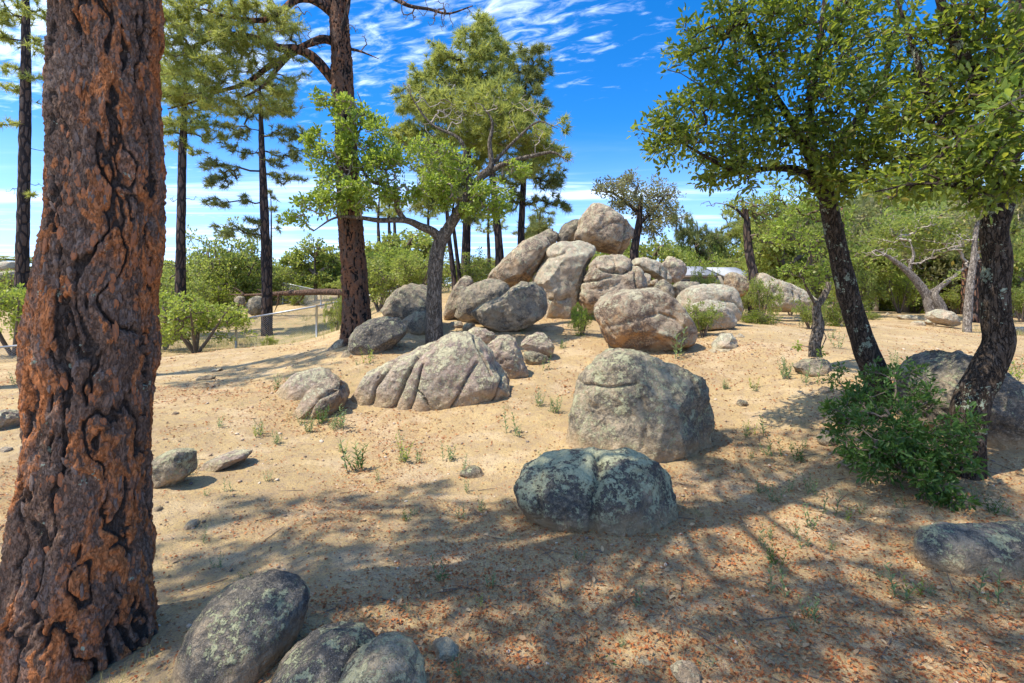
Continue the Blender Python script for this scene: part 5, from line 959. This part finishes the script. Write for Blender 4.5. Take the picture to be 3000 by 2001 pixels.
for i in range(34):   # scrub covering the hill beyond the fence
    x = rs.uniform(-60, 1000); Yv = rs.uniform(25, 46); put(rs.choice(['b1', 'b2', 'd', 'y', 'b1', 't1']), x, rs.uniform(600, 645), Yv, rs.uniform(90, 150), 'scrubby bush on the hillside beyond the fence', 'bush', 'scrub on the hillside beyond the fence')
for k, x, yt, Yv, w_, lb in (('s', 1337, 700, 10.3, 62, 'green shrub between the central slab and round orange boulder'), ('b1', 1612, 700, 10.1, 95, 'bush in front of the pale domed rock'), ('d', 1740, 712, 12.5, 95, 'low dark green bush on open sand'), ('b2', 1748, 638, 13.6, 75, 'upright leafy bush before the long sloping outcrop'), ('b1', 1860, 690, 12.2, 75, 'low bush left behind the small gnarled oak'), ('d', 1920, 686, 13, 90, 'low bush behind the leaning oak trunk'), ('b1', 2000, 718, 16, 40, 'grassy tuft of bush left of the far rocks'), ('b2', 1700, 655, 16, 60, 'small bush beside the reddish ended rock')):
    put(k, x, yt, Yv, w_, lb)

# --- the sprawling oak shrub at the right
stc = P(2080, 1010, 4.2); stc[2] = g1(stc[0], stc[1])
ls = [([stc, stc+[-.1, -.1, .3], stc+[-.25, -.1, .55]], (.02, .015, .008))]+[([stc, stc+[dx*.5, -.15, .25], stc+[dx, -.3, dz]], (.015, .01, .004)) for dx, dz in ((-.5, .35), (-.3, .1), (.2, .15), (.4, .35), (-.1, .5))]
cls = E('D', [(1960,880,4.7,55,45,.25,.8),(1950,960,4.4,60,45,.25),(2030,940,4.3,70,50,.3,1.1),(2010,1020,4.0,80,50,.3,1.2),(2090,1000,4.0,80,60,.3,1.2),(2080,1070,3.8,80,45,.25,1.2),(2150,1060,3.8,70,60,.25,1.1),(2130,1120,3.65,60,30,.2,1.1),(2190,1000,3.9,40,60,.2,.8),(2110,910,4.4,70,40,.25,.6),(2180,1130,3.6,30,25,.15,.8),(1915,930,4.5,30,20,.15,.7),(1990,1060,3.9,50,40,.2),(2050,870,4.6,60,40,.25,.5)], 900)
cls = cls[cls[:, 2] > gz(cls[:, 0], cls[:, 1])+.03]
tree('oak_shrub', 'sprawling dark green oak shrub at the foot of the right trunks', 'shrub', ls, cls, ('kite', 8, .04, .05, .36, M['shrub']), M['twig'], M['twig'], r_tip=.0016, sides=8, parts=300, tname='stem')

# --- weeds
def weed(h, k, mat, seed):
    r_ = np.random.default_rng(seed); P0 = []; P1 = []; pos = []; dr = []; L_ = []
    for _ in range(k):
        a_ = r_.random()*6.28; lean = .1+.4*r_.random(); hh = h*(.6+.4*r_.random()); o_ = np.array([r_.normal(0, h*.12), r_.normal(0, h*.12), 0])
        tipp = o_+np.array([math.cos(a_)*lean*hh, math.sin(a_)*lean*hh, hh]); P0.append(o_); P1.append(tipp)
        for j in range(13):
            t_ = .12+.88*j/12; b_ = j*2.4+r_.random(); pos.append(o_+(tipp-o_)*t_); dr.append([math.cos(b_), math.sin(b_), .7]); L_.append(h*.22*(1.2-.5*t_))
    V1, F1 = prisms(np.array(P0), np.array(P1), h*.012, h*.006, 3); d_, s_, u_ = frames(np.array(dr)); V2, F2 = quads(np.array(pos), d_, s_, u_, np.array(L_), np.array(L_)*.3)
    return mesh('weed', np.concatenate([V1, V2]), np.concatenate([F1, F2+len(V1)]), M[mat])
wm = [weed(.16, 3, 'weed', 1), weed(.2, 2, 'weed', 2), weed(.12, 4, 'weed', 3), weed(.14, 3, 'bush_y', 4), weed(.18, 5, 'shrub', 5)]
wl = [('C6', x, y, s) for x, y, s in [(310,430,1),(375,430,1.1),(320,540,.9),(380,530,1),(460,540,1.2),(500,500,.7),(550,490,.7),(535,560,1),(345,700,1.3),(410,740,1.2),(480,700,.9),(580,700,1.6),(595,860,1.5),(640,800,1.3),(760,830,1.1),(830,800,.8),(360,940,1),(405,910,1.3),(510,900,1),(585,960,1.1),(685,970,.9),(410,1040,1.2),(470,1190,1.3),(455,1090,1),(560,1260,1.1),(600,1300,.9),(500,1330,.8),(990,1180,1.7),(1070,1180,1.2),(1140,1160,.9),(920,1110,.8),(1360,1180,1.5),(1400,1210,.8),(1350,1020,1),(1360,760,1.2),(1410,790,1),(1480,800,.8),(1020,770,.8),(330,230,.8),(550,190,.8),(470,180,1.2),(190,220,.8),(1530,190,1.6),(1500,170,1.2),(970,110,1.4),(300,440,.8),(1540,1170,.8),(960,1490,.6),(120,1540,.8)]]
wl += [('C5', x, y, s) for x, y, s in [(245,590,1.5),(440,560,1.3),(500,560,1),(655,550,.9),(960,440,1),(1130,330,1.2),(1060,300,.9),(160,510,.8),(430,450,.6),(710,620,.7),(800,780,1.2),(740,690,.8),(690,820,.9),(1035,780,1.2),(1150,860,.8),(1220,860,1.6),(1260,800,.9),(1080,560,.9),(630,1080,1),(600,1110,.8),(830,1140,1),(790,1230,.8),(1240,1180,.8),(1240,1010,.9),(1500,1240,.9),(1440,1400,.7),(700,1530,.8),(440,1250,.5),(450,830,.7),(500,800,.7),(330,640,.7),(10,420,1.1),(150,400,1.1),(60,390,.9),(120,400,1)]]
wl += [('C7', x, y, s) for x, y, s in [(770,510,1.4),(800,500,1.1),(690,530,.9),(160,680,1.2),(120,700,.9),(20,1000,1.3),(150,1060,.9),(440,920,1),(480,910,1.1),(330,930,.9),(590,950,1.2),(540,960,1),(370,990,.8),(720,1240,1.7),(1020,1190,1.6),(1330,1190,1.1),(1790,990,1.2),(2040,850,1.3),(1940,800,1),(1430,1280,.9),(1830,310,1),(2110,410,.9),(1970,550,1.1)]]
wl += [('C4', x, y, s) for x, y, s in [(850,620,1.7),(800,600,1.2),(720,650,.9),(900,590,.9),(1000,1050,.9),(1180,440,.9),(1280,470,.9),(1000,400,.8),(1060,695,.7),(940,720,.8),(1220,640,.7),(930,940,.8),(1140,1120,.7),(70,200,1.2)]]
wl += [('N2', x, y, s) for x, y, s in [(230,1270,2.2),(1240,1440,1.6),(1280,1400,1.3),(1440,1500,1.3),(710,1540,1),(960,1540,1),(1390,970,1.2),(1700,1080,1.5),(1750,1170,1.4)]]
LM = [(1450, 1140, 'the twin lobed lichen boulder'), (1460, 930, 'the large flat topped boulder'), (980, 850, 'the grooved outcrop'), (720, 920, 'the two domed rocks'), (400, 1070, 'the square topped block'),
      (560, 1430, 'the dark speckled bottom boulder'), (870, 1510, 'the lichen patched bottom boulder'), (2080, 1000, 'the sprawling oak shrub'), (2240, 1270, 'the flat lower right boulder'), (1475, 735, 'the round orange boulder'),
      (1870, 800, 'the small gnarled oak'), (200, 1200, 'the big pine trunk'), (2210, 900, 'the rightmost oak trunk'), (1220, 800, 'the small lichen boulder'), (1800, 1540, 'the middle of the bottom edge'), (1300, 1500, 'the strap leaved plants')]
for i, (cr, x, y, s) in enumerate(wl):
    (px, py), = D(cr, [(x, y)]); p = onground(px, py)
    o = obj('weed', wm[i % 3 if i % 7 else 3+i % 2]); o.location = p-np.array([0, 0, .005]); s = s*.95*min(1.5, max(.8, p[1]/4)); o.scale = (s, s, s); o.rotation_euler = (0, 0, i*1.7)
    lm = min(LM, key=lambda q: math.hypot((q[0]-px)*.8, q[1]-py)); dx, dy = px-lm[0], py-lm[1]
    tag(o, f"{'tall' if s > .9 else 'small' if s < .6 else 'green'} weed in the sand {('right of' if dx > 0 else 'left of') if abs(dx) > abs(dy) else ('in front of' if dy > 0 else 'behind')} {lm[2]}", 'weed', 'weeds sprouting from the sandy ground')
# strappy plants in the near foreground
def strap(k, L, seed, mat):
    r_ = np.random.default_rng(seed); V_ = []; F_ = []
    for j in range(k):
        a_ = j*6.28/k+r_.random()*.5; Lj = L*(.7+.5*r_.random()); d_ = np.array([math.cos(a_), math.sin(a_), 0]); s_ = np.array([-d_[1], d_[0], 0]); b0 = len(V_)
        for i in range(6):
            t_ = i/5; c = d_*Lj*t_+np.array([0, 0, Lj*(.9*t_-1.0*t_*t_)+.004]); wv = L*.055*(1-t_**2)+.001; V_ += [c-s_*wv, c+s_*wv+np.array([0, 0, .0])]
        F_ += [(b0+2*i, b0+2*i+1, b0+2*i+3, b0+2*i+2) for i in range(5)]
    return mesh('leaves', np.array(V_), np.array(F_), M[mat])
for (cr, x, y, L, lb) in (('C5', 1365, 1490, .10, 'strap leaved plant near the bottom edge, largest of the three'), ('C5', 620, 1090, .075, 'strap leaved plant left of centre below the small dark stone'), ('C5', 1240, 990, .07, 'strap leaved plant just below the twin lobed boulder')):
    (px, py), = D(cr, [(x, y)]); p = onground(px, py); o = obj('strap_leaved_plant', strap(7, L, int(x), 'shrub')); o.location = p; tag(o, lb, 'plant')
# grass beyond the fence and along the far right
pts = np.concatenate([np.stack([rng.normal(-9.0, 2.9, 15000), rng.normal(20.5, 2.8, 15000)], -1), np.stack([rng.normal(-3, 5, 2500), rng.normal(26, 4, 2500)], -1), np.stack([rng.normal(11.3, .7, 900), rng.normal(15.5, .5, 900)], -1), np.stack([rng.normal(13.3, .5, 500), rng.normal(13.2, .3, 500)], -1)])
k = fbm(np.stack([pts[:, 0], pts[:, 1], pts[:, 0]*0], -1)*.7, 44, 3) > -.15
ringp = []
for mx, my, mr, mh in MOUNDS:
    for _ in range(int(7+mr*5)):
        a_ = rng.random()*6.283; rr_ = mr*(1.0+.35*rng.random()); ringp.append(np.stack([rng.normal(mx+math.cos(a_)*rr_, .035, 16), rng.normal(my+math.sin(a_)*rr_*.9, .035, 16)], -1))
ringp = np.concatenate(ringp); k = np.concatenate([k, np.ones(len(ringp), bool)]); pts = np.concatenate([pts, ringp])
pts = pts[k]
n_ = len(pts); pos = np.stack([pts[:, 0], pts[:, 1], gz(pts[:, 0], pts[:, 1])-.01], -1); dr = rng.normal(0, .45, (n_, 3)); dr[:, 2] = 1; d_, s_, u_ = frames(dr)
L = np.where(pts[:, 1] < 11, .04+.08*rng.random(n_), .10+.18*rng.random(n_)); wv_ = np.where(pts[:, 1] < 11, .002, .008)[:, None]; V_ = np.stack([pos-s_*wv_, pos+s_*wv_, pos+d_*L[:, None]], 1).reshape(-1, 3)
tag(obj('grass', mesh('grass', V_, np.arange(n_*3).reshape(-1, 3), M['drygrass'], smooth=False)), 'thin dry yellow green grass beyond the fence', 'grass', kind='stuff')

# ------------------------------------------------------------------ fence, log, house, road
def cyl(name, a_, b_, r, parent, base, mat, k=10):
    a_ = np.array(a_, float); b_ = np.array(b_, float); V_, F_ = prisms(a_[None], b_[None], r, r, k)
    V_ = np.concatenate([V_, [a_], [b_]]); c1 = [(i, (i+1) % k, 2*k) for i in range(k)]; c2 = [(k+(i+1) % k, k+i, 2*k+1) for i in range(k)]
    return obj(name, mesh(name, V_-base, [F_, np.array(c1+c2)], mat), parent)
def fence(label, tops, H_, skip=()):
    """tops: top-rail points; posts go down to the ground, wire fabric between"""
    tops = np.array(tops); base = tops[0].copy(); base[2] = g1(base[0], base[1]); root_ = thing('chain_link_fence', label, 'fence', base)
    for t_ in tops:
        gzz = g1(t_[0], t_[1]); cyl('post', [t_[0], t_[1], gzz-.2], [t_[0], t_[1], t_[2]+.03], .042, root_, base, M['galv'])
    for a_, b_ in zip(tops[:-1], tops[1:]): cyl('top_rail', a_, b_, .032, root_, base, M['galv'], 8)
    Vs = []; A_ = []; B_ = []
    for a_, b_ in zip(tops[:-1], tops[1:]):
        L_ = np.linalg.norm((b_-a_)[:2]); nseg = int(L_/.075); hh = H_
        for j in range(-int(hh/.075), nseg):
            for sgn in (1, -1):
                s0, s1 = j*.075, j*.075+hh
                z0, z1 = (0, hh) if sgn > 0 else (hh, 0)
                lo_, hi_ = max(0, s0), min(L_, s1)
                if hi_ <= lo_: continue
                za = z0+(z1-z0)*(lo_-s0)/hh; zb = z0+(z1-z0)*(hi_-s0)/hh
                pa = a_+(b_-a_)*lo_/L_; pb = a_+(b_-a_)*hi_/L_
                A_.append(pa+[0, 0, za-hh]); B_.append(pb+[0, 0, zb-hh])
    V_, F_ = prisms(np.array(A_), np.array(B_), .0036, .0036, 3); tag(obj('wire_mesh', mesh('wire_mesh', V_-base, F_, M['galv']), root_), kind='stuff')
fence('silver chain link fence along the left slope below the bushes', [P(-220, 820, 13.5), P(-60, 803, 14.4), P(150, 783, 15.4), P(360, 762, 16.3), P(542, 735, 17.2), P(727, 703, 18), P(900, 668, 19), P(1030, 655, 20.5)], 1.15)
fence('far section of chain link fence descending toward the fallen log', [P(560, 638, 32), P(649, 649, 30), P(737, 668, 27), P(835, 672, 25), P(950, 652, 27)], 1.1)
ly = 24.5
V_, F_, _, _ = tube([P(528, 676, ly+1), P(580, 677, ly+.5), P(660, 673, ly), P(740, 670, ly-.5), P(800, 672, ly-1), P(840, 674, ly-1.2)], (.02, .07, .12, .15, .17, .18), 16, 60, .12, 7, .4)
b_ = P(660, 673, ly); lg = thing('fallen_log', 'fallen pine log lying level beyond the fence', 'log', b_); obj('trunk', mesh('trunk', V_-b_, F_, M['log']), lg)
for q_ in ([(700,672),(690,690),(672,702)], [(560,676),(545,664),(535,660)], [(610,676),(600,668),(590,664)], [(780,672),(775,690),(770,712)], [(640, 675), (638, 695), (630, 716)]):
    V_, F_, _, _ = tube(PP('D', q_, ly), (.05, .035, .012), 7, 10, .1, 3); obj('branch_stub', mesh('branch_stub', V_-b_, F_, M['log']), lg)

def boxm(x0, x1, y0, y1, z0, z1):
    V_ = np.array([(x, y, z) for z in (z0, z1) for y in (y0, y1) for x in (x0, x1)], float)
    return V_, np.array([(0, 2, 3, 1), (4, 5, 7, 6), (0, 1, 5, 4), (2, 6, 7, 3), (0, 4, 6, 2), (1, 3, 7, 5)])
def box(name, *a_, mat=None, parent=None): 
    V_, F_ = boxm(*a_); return obj(name, mesh(name, V_, F_, mat, smooth=False), parent)
Yh = 44; hx = (1650-CXP)/F*Yh; hz_ = g1(hx, Yh)-.1; eave = CAMZ+(HOR-633)/F*Yh; ridge = CAMZ+(HOR-607)/F*Yh
hs_ = thing('house', 'single storey house with pale grey shingle roof beyond the rocks', 'house', (hx, Yh, hz_)); ez = eave-hz_; rz_ = ridge-hz_
box('wall', -4.2, 2.7, 0, 7, 0, ez, mat=M['wall'], parent=hs_)
def gable(name, x0, x1, y0, y1, ze, zr, th=.14):
    ym = (y0+y1)/2; V_ = []
    for x in (x0, x1):
        for (y, z) in ((y0, ze), (ym, zr), (y1, ze), (y1, ze-th), (ym, zr-th), (y0, ze-th)): V_.append((x, y, z))
    F4 = [(0, 1, 7, 6), (1, 2, 8, 7), (2, 3, 9, 8), (3, 4, 10, 9), (4, 5, 11, 10), (5, 0, 6, 11), (0, 5, 4, 1), (1, 4, 3, 2), (6, 7, 10, 11), (7, 8, 9, 10)]
    return obj(name, mesh(name, np.array(V_, float), np.array(F4), M['roof'], smooth=False), hs_)
gable('roof', .15, 3.1, -.7, 7.5, ez+.02, rz_); gable('roof', -4.6, -.2, -.2, 7.7, ez+.1, rz_+.12)
box('fascia', .15, 3.1, -.74, -.703, ez-.3, ez-.1, mat=M['fascia'], parent=hs_); box('fascia', -4.6, -.2, -.24, -.203, ez-.2, ez-.02, mat=M['fascia'], parent=hs_)
for x in (-3.4, -1.6, .6):
    wn = box('window', x, x+1.0, -.06, .03, 1.0, 2.0, mat=M['fascia'], parent=hs_); box('pane', x+.07, x+.93, -.075, -.062, 1.07, 1.93, mat=M['glass'], parent=wn)
dn = box('door', 1.9, 2.6, -.05, .03, .1, 2.1, mat=M['fascia'], parent=hs_)
# gravel-edged road far right
xs = np.linspace(8, 90, 60); ys = 30+.02*(xs-20)+1.2*np.sin(xs*.05); A_ = []
for x, y in zip(xs, ys):
    for dy in (-1.9, 1.9): A_.append((x, y+dy, max(g1(x, y+dy), g1(x, y))+.06))
ii_ = np.arange(len(xs)-1)*2; F4 = np.stack([ii_, ii_+2, ii_+3, ii_+1], -1)
tag(obj('road', mesh('road', np.array(A_), F4, M['asphalt'])), 'narrow grey asphalt road behind the trees at right', kind='structure')
